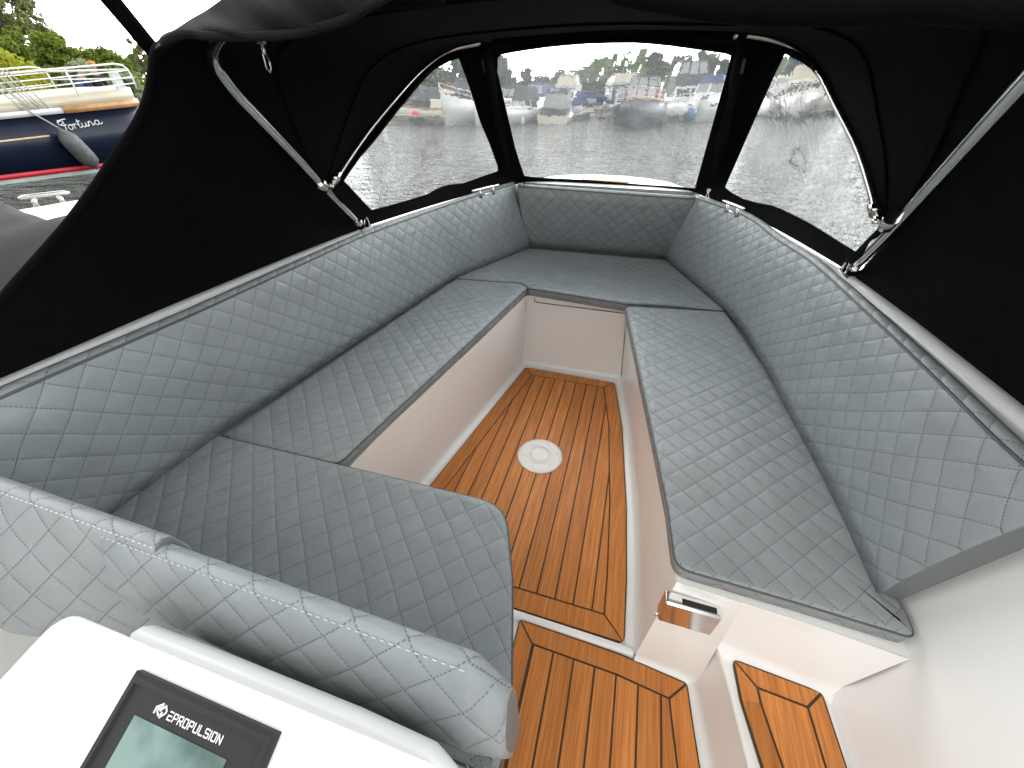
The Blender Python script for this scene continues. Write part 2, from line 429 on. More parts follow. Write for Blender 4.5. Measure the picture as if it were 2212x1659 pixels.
pb_bot = [(-.885, -.25, .48), (-.877, .212, .48), (-.862, .529, .48), (-.775, 1.18, .48), (-.681, 1.83, .48), (-.423, 2.44, .48)]
ZB = .836
pb_top = [Vector((-.86, -.25, ZB)), *P([(0, 863.7), (416.7, 682), (685.8, 557.7), (824.7, 496.2)], ZB), at(1003, 432.7, .843), at(1112, 398.5, .855)]
back_cushion('backrest_cushion', 'long grey quilted backrest along the port side under the black canvas', pb_bot, spline(pb_top, 4), .036, -1, 60, group='backrest cushions')
back_cushion('backrest_cushion', 'short grey quilted backrest across the bow below the middle window', [(-.43, 2.455, .485), (.418, 2.475, .485)], P([(1120, 404), (1498, 431.3)], .850), .036, -1, 24, bulge=.014, group='backrest cushions')
sb_bot = P([(1437, 560), (1567, 672), (1645.8, 786.7), (1712, 912.4), (1758, 995), (1807.9, 1094.2), (1871.8, 1238.9), (1890, 1278)], .48)
sb_top = [at(1500, 428, .855), at(1605, 466, .846), *P([(1676.4, 517.3), (1747.8, 564.2), (1812.5, 622.2), (1890.7, 695.9), (1958.3, 760.2), (2039.4, 839.6), (2141.9, 943.8), (2212, 1008)], ZB), Vector((.812, .515, ZB))]
back_cushion('backrest_cushion', 'long curved grey quilted backrest on the starboard side with its end facing the step', spline(sb_bot, 4), spline(sb_top, 4), .036, -1, 64, group='backrest cushions')

# near bolsters behind the helm console
def bolster(label, x0, x1, sec, chamfer, m, stitch):
    mb = MB(); st = []; n = 16; secs = []; uvs = []
    for i in range(n+1):
        x = lerp(x0, x1, i/n); tw_ = 0 if chamfer else max(0, (x+.62)/.29); secs.append([Vector((x, lerp(y, .098+(y-.01)*.25, min(1, tw_)) if y < .11 else y, z)) for y, z in sec])
    if chamfer:
        e = [Vector((x1+.046-(z-.64)*.05, lerp(y, .115, .2), z if z < .7 else .70+(z-.7)*.45)) for y, z in sec]; secs.append(e)
        secs.append([Vector((q.x+.005, lerp(q.y, .125, .2), lerp(q.z, .68, .15))) for q in e])
    a0 = 0
    for i, s_ in enumerate(secs):
        v = 0; uu = []
        for k in range(len(s_)+1):
            if k: v += (s_[k % len(s_)]-s_[k-1]).length
            uu.append((s_[0].x, v))
        uvs.append(uu)
    secs.insert(0, [Vector((x0-.012, lerp(q.y, .14, .15), lerp(q.z, .72, .15))) for q in secs[0]]); uvs.insert(0, uvs[0])
    mb.loft(secs, uv=uvs)
    o = mb.build('backrest_bolster', m); tag(o, label, 'bolster cushion', 'bolsters behind the helm')
    sub = o.modifiers.new('round', 'BEVEL'); sub.width = .006; sub.segments = 2; sub.limit_method = 'ANGLE'; sub.angle_limit = R_(25)
    s2 = MB(); x = x0+.004
    while x < x1-.004:
        s2.box((x+.0028, stitch[0], stitch[1]), (.0052, .0011, .0010)); x += .0105
    s2.build('seam_stitching', 'seam_thread', o)
    return o
secA = [(.082, .640), (.079, .680), (.090, .725), (.104, .765), (.114, .790), (.120, .800), (.130, .8035), (.140, .795), (.147, .77), (.152, .70), (.15, .56), (.10, .56)]
bolster('thick grey quilted bolster with a slanted end over the helm console', -.43, .108, secA, True, 'grey_quilted_vinyl', (.1185, .7995))
secB = [(.03, .555), (.008, .60), (.010, .635), (.038, .690), (.075, .745), (.102, .783), (.1195, .800), (.127, .811), (.137, .814), (.146, .805), (.152, .77), (.156, .70), (.155, .56), (.11, .53)]
bolster('lighter grey quilted bolster tucked behind the thick one at the port side', -.875, -.33, secB, False, 'light_grey_quilted_vinyl', (.1235, .8105))

# ------------------------------------------------------------------ the boat we stand in
boat = tag(empty('motor_boat', (0, 0, 0)), 'white open motor boat with teak floor panels and wraparound grey seating', 'boat')
OUT = [(-1.0, .915), (-.2, .912), (.28, .905), (.6, .901), (.8, .890), (1.05, .874), (1.30, .847), (1.45, .822), (1.66, .775), (1.85, .725), (2.04, .672), (2.25, .583), (2.45, .480)]
# liner: floor, walls, seat decks
mb = MB(); fz = 0.0
mb.prism([(-.9, -1.6), (.95, -1.6), (.9, .6), (.5, 1.9), (-.5, 1.9), (-.9, .6)], -.03, fz)
mb.build('floor', 'white_gelcoat', boat)
def wall(name, bot, top, mats='white_gelcoat', n=None):
    mb = MB(); k = n or len(bot)
    a = mb.vs(bot); b = mb.vs(top)
    for i in range(len(bot)-1): mb.face([a[i], a[i+1], b[i+1], b[i]], 0, False)
    return mb.build(name, mats, boat)
zd = .43
def coved(bot, top, sgn):
    """wall with a rounded cove where it meets the floor; sgn gives the side of the room"""
    secs = []
    for b, t_ in zip(bot, top):
        b, t_ = Vector(b), Vector(t_); up = (t_-b).normalized(); s_ = Vector(sgn)*.03
        secs.append([b+s_+Vector((0, 0, .0015)), b+s_*.45+Vector((0, 0, .005)), b+s_*.12+up*.012, b+up*.03, t_])
    return secs
def cwall(name, bot, top, sgn):
    mb = MB(); mb.loft(coved(bot, top, sgn), closed=False); return mb.build(name, 'white_gelcoat', boat)
pw_b = [(-.50, .30, 0), (-.478, .72, 0), (-.458, .862, 0), (-.375, 1.33, 0), (-.291, 1.832, 0)]
pw_t = [(-.478, .30, zd), (-.452, .70, zd), (-.425, .862, zd), (-.352, 1.33, zd), (-.281, 1.832, zd)]
cwall('footwell_side', pw_b, pw_t, (1, 0, 0))
cwall('footwell_front', [(-.291, 1.832, 0), (0, 1.836, 0), (.275, 1.838, 0)], [(-.281, 1.838, zd), (0, 1.84, zd), (.235, 1.842, zd)], (0, -1, 0))
sw_b = [(.279, 1.838, 0), (.345, 1.435, 0), (.392, .978, 0), (.407, .683, 0), (.412, .49, 0)]
sw_t = [(.238, 1.838, zd), (.30, 1.40, zd), (.358, .99, zd), (.40, .68, zd), (.418, .492, zd)]
cwall('footwell_side', sw_b, sw_t, (-1, 0, 0))
# hatch outline on the forward face
mb = MB(); mb.tube([(-.235, 1.8355, .425), (-.235, 1.8355, .405), (-.228, 1.8355, .398), (.24, 1.838, .398)], .0022, 6)
mb.build('hatch_groove', 'dark_piping', boat)
# seat decks
mb = MB()
mb.prism([(-.281, 1.838), (-.352, 1.33), (-.425, .862), (-.452, .70), (-.47, .47), (.028, .455), (.084, .29), (.10, .085), (-.93, .085), (-.93, .6), (-.84, 1.4), (-.7, 1.9), (-.5, 2.5), (.5, 2.5), (.7, 1.9), (.84, 1.4), (.88, .6), (.84, .47), (.548, .487), (.418, .494), (.40, .68), (.358, .99), (.30, 1.40), (.238, 1.842)], zd-.03, zd-.002)
mb.build('seat_deck', 'white_gelcoat', boat)
# base under the near seat
cwall('seat_base', [(.052, .46, 0), (.070, .30, 0), (.084, .085, 0), (.09, -.3, 0)], [(.030, .46, zd), (.084, .30, zd), (.102, .085, zd), (.105, -.3, zd)], (1, 0, 0))
cwall('seat_base', [(-.50, .46, 0), (.050, .46, 0)], [(-.50, .46, zd), (.030, .46, zd)], (0, 1, 0))
# aft face of the starboard bench
mb = MB()
c1 = [(.408, .485, 0), (.46, .484, 0), (.52, .482, 0), (.553, .476, 0), (.568, .462, 0)]
c2 = [(.418, .494, zd), (.46, .492, zd), (.51, .49, zd), (.538, .488, zd), (.550, .487, zd)]
mb.loft(coved(c1, c2, (0, -1, 0)), closed=False)
mb.build('bench_end', 'white_gelcoat', boat)
# the bulkhead above the step
zs = .22
mb = MB(); mb.loft([[Vector((.540, .489, zd)), Vector((.552, .488, zs+.03)), Vector((.558, .480, zs+.006)), Vector((.57, .452, zs+.001))], [Vector((.70, .480, zd)), Vector((.70, .472, zs+.03)), Vector((.70, .464, zs+.006)), Vector((.70, .445, zs+.001))], [Vector((.832, .468, zd)), Vector((.80, .462, zs+.035)), Vector((.797, .452, zs+.008)), Vector((.792, .432, zs+.001))]], closed=False)
mb.build('bench_end', 'white_gelcoat', boat)
mb = MB()
SL = [(.556, .492), (.570, .44), (.579, .39), (.596, .277), (.63, .10), (.68, -.1), (.72, -.4)]
mb.prism(SL+[(.90, -.4), (.84, .1), (.805, .30), (.80, .465)], zs-.02, zs)
mb.build('step', 'white_gelcoat', boat, bevel=.006)
mb = MB(); mb.loft(coved([(x+.001, y, 0) for x, y in SL][::-1], [(x+.002, y, zs-.004) for x, y in SL][::-1], (-1, 0, 0)), closed=False)
mb.build('step_riser', 'white_gelcoat', boat)
# hull side liner
mb = MB(); secs = []
for y, w in ((-1.6, .05), (-.9, .04), (-.4, .03), (0, .012), (.2, .004), (.32, 0), (.42, -.002), (.50, 0), (.62, .01), (.9, 0)):
    secs.append([Vector((x+w, y, z)) for x, z in ((.776, zs-.01), (.792, zs+.006), (.80, zs+.03), (.815, .30), (.832, .40), (.846, .50), (.862, .62), (.880, .74), (.888, .815), (.894, .838), (.905, .846))])
mb.loft(secs, closed=False); mb.build('side_liner', 'white_gelcoat', boat)
mb = MB(); secs = []
for y in (-1.6, -.5, .1, .3): secs.append([Vector((-x, y, z)) for x, z in ((.86, 0), (.90, .30), (.905, .50), (.90, .74), (.895, .82), (.905, .846))])
mb.loft(secs, closed=False); mb.build('side_liner', 'white_gelcoat', boat)
# coaming: white strip behind the backrests, out to the rubbing strake
def coam(sx):
    secs = []
    for y, x in OUT:
        o_ = lerp(.034, .012, min(1, max(0, (y-1.3)/.6)))
        secs.append([Vector((sx*(x-.006), y, .60)), Vector((sx*(x-o_), y, .825)), Vector((sx*(x-o_*.92), y, .840)), Vector((sx*(x-o_*.6), y, .847)), Vector((sx*(x+.004), y, .849)), Vector((sx*(x+.014), y, .842)), Vector((sx*(x+.018), y, .82)), Vector((sx*(x+.015), y, .5)), Vector((sx*(x-.05), y, -.1)), Vector((sx*(x-.35), y, -.4))])
    return secs
for sx in (-1, 1):
    mb = MB(); mb.loft(coam(sx), closed=False); mb.build('coaming', 'white_gelcoat', boat)
# foredeck and bow
bowo = [(.478, 2.47), (.45, 2.57), (.38, 2.70), (.25, 2.80), (.10, 2.85)]
ring = [(x, y) for x, y in bowo]+[(-x, y) for x, y in bowo[::-1]]
mb = MB()
mb.loft([[Vector((x*k, 2.35+(y-2.35)*k2, z)) for x, y in [(.51, 2.42)]+ring+[(-.51, 2.42)]] for k, k2, z in ((.6, .6, .866), (.93, .95, .860), (.99, 1.0, .850), (1.02, 1.02, .82), (1.0, 1.0, .4), (.6, .5, -.3))], closed=False)
top = [(x*.6, 2.35+(y-2.35)*.6, .866) for x, y in [(.51, 2.42)]+ring+[(-.51, 2.42)]]
mb.poly(top)
mb.prism([(.47, 2.475), (.47, 2.52), (-.47, 2.52), (-.47, 2.475)], .5, .856)
mb.build('foredeck', 'white_gelcoat', boat)
mb = MB(); mb.prism(rpoly([(-.16, 2.55), (.14, 2.55), (.05, 2.71), (-.07, 2.71)], .02), .866, .872); mb.build('foredeck_hatch', 'teak_plank', boat)
mb = MB(); mb.poly([(-.9, -1.6, -.03), (.95, -1.6, -.03), (.95, -1.6, .5), (-.9, -1.6, .5)]); mb.build('transom', 'white_gelcoat', boat)

# teak panels: border planks with mitres, inner planks along the boat, dark caulking between
def teak(label, pts, rad, z, border, pitch, x0, gap=.0055, ang=0):
    mb = MB(); outer = rpoly(pts, rad, 5)
    base = [Vector(p[:2]) for p in pts]
    if area(base) < 0: base = base[::-1]
    mb.prism([(p.x, p.y) for p in inset(outer, -.0015)], z-.008, z+.0012, 1)
    ins = inset(base, border); last = [0, 0]
    def plank(poly, keep=False):
        if len(poly) < 3 or abs(area(poly)) < 2e-5: return
        if not keep: last[:] = [random.random(), random.uniform(0, 9)]
        tn, off = last
        ca, sa = math.cos(ang), math.sin(ang)
        lo = mb.vs([(p.x, p.y, z) for p in poly]); hi = mb.vs([(p.x, p.y, z+.0030) for p in poly])
        uvf = lambda v: ((v.co.x*ca+v.co.y*sa)+off, (-v.co.x*sa+v.co.y*ca)+off*1.7)
        mb.face(hi, 0, False, [uvf(v) for v in hi], tn)
        for i in range(len(lo)):
            q = [lo[i], lo[(i+1) % len(lo)], hi[(i+1) % len(lo)], hi[i]]; mb.face(q, 0, False, [uvf(v) for v in q], tn)
    n = len(base); og = outer
    for i in range(n):
        q = [base[i], base[(i+1) % n], ins[(i+1) % n], ins[i]]
        e = base[(i+1) % n]-base[i]
        same_prev = (base[i]-base[i-1]).angle(e) < R_(14); same_next = e.angle(base[(i+2) % n]-base[(i+1) % n]) < R_(14)
        q = inset(q, gap/2)
        if same_prev: q[0] = base[i]+(ins[i]-base[i]).normalized()*gap/2; q[3] = ins[i]-(ins[i]-base[i]).normalized()*gap/2
        if same_next: q[1] = base[(i+1) % n]+(ins[(i+1) % n]-base[(i+1) % n]).normalized()*gap/2; q[2] = ins[(i+1) % n]-(ins[(i+1) % n]-base[(i+1) % n]).normalized()*gap/2
        plank(q, same_prev)
    inner = inset(ins, gap/2)
    nx, ny = math.cos(ang), math.sin(ang)
    lo = min(p.x*nx+p.y*ny for p in inner); hi = max(p.x*nx+p.y*ny for p in inner)
    k = math.floor((lo-x0)/pitch)
    while x0+k*pitch < hi:
        a, b = x0+k*pitch+gap/2, x0+(k+1)*pitch-gap/2
        c = clip(inner, nx, ny, a); c = clip(c, -nx, -ny, -b) if len(c) > 2 else []
        cc = []
        for p in c:
            if not cc or (p-cc[-1]).length > 1e-4: cc.append(p)
        if len(cc) > 2: plank(cc)
        k += 1
    return mb.build('teak_panel', ['teak_plank', 'caulk'], boat, recalc=True, label=label)
teak('forward teak panel with the white round table base', [(-.458, .508), (.378, .510), (.374, .70), (.357, .978), (.310, 1.435), (.246, 1.782), (-.260, 1.786), (-.413, .862)], .02, .006, .062, .0585, -.015)
teak('aft teak panel with a curved right edge', [(.072, .10), (.072, .484), (.206, .482), (.366, .479), (.547, .461), (.557, .37), (.566, .30), (.60, .10), (.66, -.30), (.08, -.30)], .012, .006, .052, .0585, .0695)
teak('small teak panel on the white step', [(.592, .462), (.770, .450), (.778, .326), (.80, .16), (.655, .12), (.619, .284), (.597, .385)], .012, zs+.004, .040, .30, .50)
# raised white lip between the two floor panels
mb = MB(); mb.loft([[Vector((x, y+dy, z)) for dy, z in ((-.013, .001), (-.009, .010), (-.003, .013), (.009, .012), (.013, .001))] for x, y in ((-.46, .495), (.07, .4955), (.25, .4955), (.405, .4945))], closed=False)
mb.build('floor_lip', 'white_gelcoat', boat)
# table base
c = at(1166.5, 984, .012); tb = (c.x, c.y, .0)
mb = MB(); mb.lathe(tb, [(.0985, .0095), (.0985, .0125), (.095, .0165), (.088, .0195), (.05, .021), (.0485, .0195), (.047, .0195), (.046, .0215), (.03, .0225), (.004, .0225)], 48)
base = mb.build('table_base', 'white_plastic', boat)
for k in range(6):
    mb = MB(); a = k*math.pi/3+.3; mb.lathe((tb[0]+.074*math.cos(a), tb[1]+.074*math.sin(a), 0), [(.0055, .0192), (.0055, .0207), (.003, .0213), (.0005, .0214)], 12); mb.build('screw', 'white_plastic', base)

# chrome latch under the seat edge
def latch():
    y = .462
    fl = [aty(*p, y) for p in ((1441.7, 1313.1), (1531, 1346.6), (1557.6, 1303.5), (1463.2, 1269.3))]
    x0, x1 = (fl[0].x+fl[3].x)/2, (fl[1].x+fl[2].x)/2; z0, z1 = .305, .392
    x0, x1 = .404, .520
    mb = MB()
    q = [[Vector((x, yy, z)) for x, z in rr] for yy, rr in ((.489, rpoly([(x0, z0), (x1, z0), (x1, z1), (x0, z1)], .006)), (.468, rpoly([(x0, z0), (x1, z0), (x1, z1), (x0, z1)], .006)), (.463, rpoly([(x0+.004, z0+.004), (x1-.004, z0+.004), (x1-.004, z1-.004), (x0+.004, z1-.004)], .006)))] if False else None
    secs = []
    for yy, ins_ in ((.489, 0), (.466, 0), (.461, .003)):
        secs.append([Vector((p.x, yy, p.y)) for p in inset(rpoly([(x0, z0), (x1, z0), (x1, z1), (x0, z1)], .007), ins_)])
    mb.loft(secs, smooth=False)
    o = mb.build('chrome_latch', 'chrome', boat, label='polished chrome latch box on the bench end')
    mb = MB(); mb.box(((x0+x1)/2+.012, .475, z1+.0008), (.07, .012, .0016)); mb.build('slot', 'dark_slot', o)
    mb = MB(); mb.lathe((x0-.003, .470, z0+.012), [(.001, -.004), (.004, -.003), (.004, .003), (.001, .004)], 10); mb.build('hinge_pin', 'chrome', o)
latch()

# cleats
def cleat(px0, px1):
    a, b = at(*px0, .90), at(*px1, .90); d = (b-a).normalized(); c = (a+b)/2
    mb = MB(); mb.tube([a-d*.005, a, b, b+d*.005], [.003, .0055, .0055, .003], 8)
    for s_ in (-.26, .26):
        p = c+d*(b-a).length*s_; mb.tube([p, p-Vector((0, 0, .018))+d*.004, (p.x+d.x*.008, p.y+d.y*.008, .862)], [.004, .005, .009], 8)
    mb.tube([c-d*.03+Vector((0, 0, -.028)), c+d*.03+Vector((0, 0, -.028))], .004, 8)
    mb.build('cleat', 'stainless', boat)
cleat((1022, 413), (1076, 399.5)); cleat((1563, 434), (1606, 451.5))

# ------------------------------------------------------------------ helm console with display
K = .45; CY0, CZ0 = .045, .80
def cpl(x, y, off=0):
    n = Vector((0, -K, 1)).normalized(); return Vector((x, y, CZ0+K*(y-CY0)))+n*off
con = None
mb = MB()
prof = [(-.02, 1.0)]
out2 = rpoly([(-.372, .040), (.118, .046), (.150, -.05), (.15, -.42), (-.40, -.42), (-.392, -.03)], [.035, .03, .02, .02, .02, .05], 7)
secs = []
for ins_, off in ((.022, -.30), (.0, -.10), (-.002, -.02), (-.001, -.008), (.005, -.001), (.012, .0012), (.02, 0)):
    secs.append([cpl(p.x, p.y, 0)+Vector((0, 0, off)) if off > -.05 else Vector((p.x, p.y, cpl(p.x, p.y).z+off)) for p in inset(out2, ins_)])
mb.loft(secs)
con = mb.build('helm_console', 'white_gelcoat', boat, label='white sloping helm console')
# rounded moulding step between console and bolster, curling down at its right end
mb = MB(); secs = []
for x, y, dz in ((-.30, .056, 0), (-.2, .058, 0), (.0, .060, 0), (.09, .058, -.002), (.125, .045, -.02), (.142, .01, -.05), (.15, -.05, -.09)):
    secs.append([Vector((x, y-.016, .755+dz)), Vector((x, y-.008, .762+dz)), Vector((x, y+.002, .757+dz)), Vector((x, y+.010, .742+dz)), Vector((x, y+.014, .68+dz)), Vector((x, y+.016, .45+dz))])
mb.loft(secs, closed=False); mb.build('console_moulding', 'white_gelcoat', con)
mb = MB(); mb.loft([[Vector((x, y, .62)), Vector((x, y, .50)), Vector((x, y, .05))] for x, y in ((.11, .075), (.150, .060), (.155, -.4))], closed=False); mb.build('console_side', 'white_gelcoat', con)
# the display
tl = cpl(0, 0); 
def onc(px, py): return onp(px, py, cpl(0, 0), Vector((0, -K, 1)).normalized())
A, C_ = onc(307.6, 1445.8), onc(609, 1581)
ex = (C_-A).normalized(); nn = Vector((0, -K, 1)).normalized(); ey = ex.cross(nn).normalized()  # ey points aft, down the slope
DW = (C_-A).length; DL = .23
def dp(u, v, h): return A+ex*u*DW+ey*v+nn*h
mb = MB()
def frame(r0, r1, mi=0):
    pass
rect = lambda u0, u1, v0, v1, h: [dp(u0, v0, h), dp(u1, v0, h), dp(u1, v1, h), dp(u0, v1, h)]
b = .045
secs = [rect(0, 1, 0, DL, -.002), rect(0, 1, 0, DL, .006), rect(.018, .982, .003, DL-.003, .010), rect(b, 1-b, .008, DL-.008, .010), rect(b+.006, 1-b-.006, .009, DL-.009, .0075)]
mb.loft(secs, caps=False, smooth=False); mb.poly(secs[-1])
disp = mb.build('display', 'black_plastic', con, label='black framed helm display with white lettering')
sc_ = [(.152, .0295), (.794, .0295), (.794, .20), (.152, .20)]
mb = MB(); mb.loft([[dp(u, v, .0077) for u, v in sc_], [dp(u, v, .0081) for u, v in sc_]], smooth=False); mb.build('screen', 'screen_glass', con)
# lettering: flat strokes
def strokes(name, lines, fn, w, th, mat, parent):
    mb = MB()
    for ln in lines:
        for (x0, y0), (x1, y1) in zip(ln, ln[1:]):
            d = Vector((x1-x0, y1-y0)); n = Vector((-d.y, d.x)).normalized()*w/2; e = d.normalized()*w*.5
            q = [Vector((x0, y0))-e+n, Vector((x0, y0))-e-n, Vector((x1, y1))+e-n, Vector((x1, y1))+e+n]
            lo = mb.vs([fn(p.x, p.y, 0) for p in q]); hi = mb.vs([fn(p.x, p.y, th) for p in q]); mb.face(hi); 
            for i in range(4): mb.face([lo[i], lo[(i+1) % 4], hi[(i+1) % 4], hi[i]])
    return mb.build(name, mat, parent)
GL = {'E': [[(.1, 1), (.8, 1)], [(.1, .5), (.7, .5)], [(0, .5), (0, 0), (.8, 0)]],
      'P': [[(0, 0), (0, 1), (.7, 1), (.8, .9), (.8, .55), (.7, .45), (0, .45)]],
      'R': [[(0, 0), (0, 1), (.7, 1), (.8, .9), (.8, .55), (.7, .45), (0, .45)], [(.4, .45), (.8, 0)]],
      'O': [[(.1, 0), (0, .1), (0, .9), (.1, 1), (.7, 1), (.8, .9), (.8, .1), (.7, 0), (.1, 0)]],
      'U': [[(0, 1), (0, .1), (.1, 0), (.7, 0), (.8, .1), (.8, 1)]],
      'L': [[(0, 1), (0, 0), (.75, 0)]],
      'S': [[(.8, .9), (.7, 1), (.1, 1), (0, .9), (0, .6), (.1, .5), (.7, .5), (.8, .4), (.8, .1), (.7, 0), (.1, 0), (0, .1)]],
      'I': [[(0, 0), (0, 1)]], 'N': [[(0, 0), (0, 1), (.8, 0), (.8, 1)]]}
lines = []; x = 0
for ch in 'EPROPULSION':
    lines += [[(x+a, y) for a, y in l_] for l_ in GL[ch]]; x += .42 if ch == 'I' else 1.2
tw = x-.4
p0, p1 = (.350, 0), (.716, 0)
pw = (p1[0]-p0[0])*DW/tw; ph = .0062
strokes('lettering', lines, lambda a, y, h: dp(p0[0], 0, 0)+ex*a*pw+ey*(.0226-y*ph)+nn*(.0077+h), .17, .0004, 'white_letter', con)
logo = [[(0, 0), (0, .75), (.42, 1.1), (.42, .55)], [(.24, .75), (.24, .35), (.68, .0), (1.0, .35), (1.0, .75), (.75, 1.0), (.42, .62)], [(.62, .30), (.62, -.12)]]
logo = [[(.0, .1), (.0, .62), (.5, 1.05), (.5, .45), (.22, .75), (.22, .35)], [(.22, .35), (.5, .02), (.5, .12)], [(.5, .45), (.82, .98), (1.08, .62), (1.08, .42), (.72, -.08), (.72, .35)]]
strokes('emblem', logo, lambda a, y, h: dp(.255, 0, 0)+ex*a*.0118+ey*(.0230-y*.0090)+nn*(.0077+h), .13, .0004, 'white_letter', con)

# ------------------------------------------------------------------ canopy frame tubes
can = tag(empty('canopy', (0, 1.2, .86)), 'black canvas spray canopy on steel bows with three clear windows over the bow', 'canopy')
def fpart(mb, name, m='chrome'):
    for v in mb.bm.verts: v.co -= Vector((0, 1.2, .86))
    return mb.build(name, m, can)
mb_half = [(-.842, 1.352, .868), (-.719, 1.065, 1.053), (-.666, .945, 1.133), (-.629, .857, 1.192), (-.600, .785, 1.241), (-.577, .731, 1.276), (-.552, .688, 1.305), (-.530, .662, 1.322), (-.49, .635, 1.340), (-.42, .612, 1.358), (-.30, .595, 1.372), (-.15, .585, 1.38), (0, .582, 1.383)]
mir = lambda L_: [(-x, y, z) for x, y, z in L_[::-1]]
main_bow = mb_half+[(.15, .585, 1.38), (.30, .595, 1.372), (.42, .592, 1.382), (.50, .597, 1.370), (.556, .618, 1.352), (.579, .658, 1.325), (.599, .714, 1.287), (.654, .858, 1.191), (.748, 1.106, 1.026), (.843, 1.362, .862)]
fb_half = [(-.700, 1.085, 1.060), (-.692, 1.19, 1.122), (-.674, 1.31, 1.194), (-.643, 1.43, 1.266), (-.619, 1.512, 1.315), (-.594, 1.573, 1.351), (-.558, 1.628, 1.384), (-.505, 1.665, 1.406), (-.42, 1.688, 1.42), (-.25, 1.70, 1.43), (0, 1.705, 1.436)]
fb_stbd = [(.25, 1.70, 1.43), (.416, 1.683, 1.418), (.475, 1.668, 1.408), (.521, 1.645, 1.394), (.56, 1.608, 1.372), (.591, 1.563, 1.345), (.612, 1.508, 1.313), (.639, 1.414, 1.256), (.682, 1.261, 1.165), (.707, 1.085, 1.060)]
front_bow = fb_half+fb_stbd
mb = MB(); mb.tube(spline(main_bow, 4), .0108, 14); fpart(mb, 'main_bow')
mb = MB(); mb.tube(spline(front_bow[:9], 4), .0082, 12); fpart(mb, 'front_bow', 'stainless')
mb = MB(); mb.tube(spline(front_bow[-9:], 4), .0082, 12); fpart(mb, 'front_bow', 'stainless')
for sx in (-1, 1):
    m_ = lambda p: Vector((p[0]*sx, p[1], p[2]))
    d = (Vector((-.719, 1.065, 1.053))-Vector((-.842, 1.352, .868))).normalized(); d = Vector((d.x*sx, d.y, d.z))
    c = m_((-.712, 1.05, 1.063))
    mb = MB(); mb.tube([c-d*.028, c+d*.022], .0152, 14)
    q = m_((-.703, 1.075, 1.056)); e = (m_(fb_half[1])-m_(fb_half[0])).normalized()
    mb.tube([q+e*.022, q+e*.052], .0132, 12)
    mb.tube([c, q+e*.004, q+e*.026], [.009, .0085, .008], 8); mb.lathe(q, [(.001, -.011), (.006, -.01), (.006, .01), (.001, .011)], 10, axis=(1, .2, 0))
    fpart(mb, 'hinge')
    b_ = m_((-.842, 1.352, .868))
    mb = MB(); mb.tube([b_-d*.004, b_+d*.03], .0155, 14)
    mb.prism(rpoly([(b_.x-.024, b_.y-.03), (b_.x+.024, b_.y-.03), (b_.x+.024, b_.y+.042), (b_.x-.024, b_.y+.042)], .010), .846, .853)
    for s_ in (-.011, .011):
        w = b_+Vector((s_, .028, 0)); mb.tube([(w.x, w.y-.016, .851), (w.x, w.y-.004, .893), (w.x, w.y+.008, .893), (w.x, w.y+.018, .851)], .0035, 6)
    mb.tube([b_+Vector((-.02, .03, .016)), b_+Vector((.02, .03, .016))], .004, 8); mb.lathe(b_+Vector((0, .03, .02)), [(.001, -.006), (.008, -.005), (.008, .005), (.001, .006)], 10, axis=(1, 0, 0))
    fpart(mb, 'deck_mount')

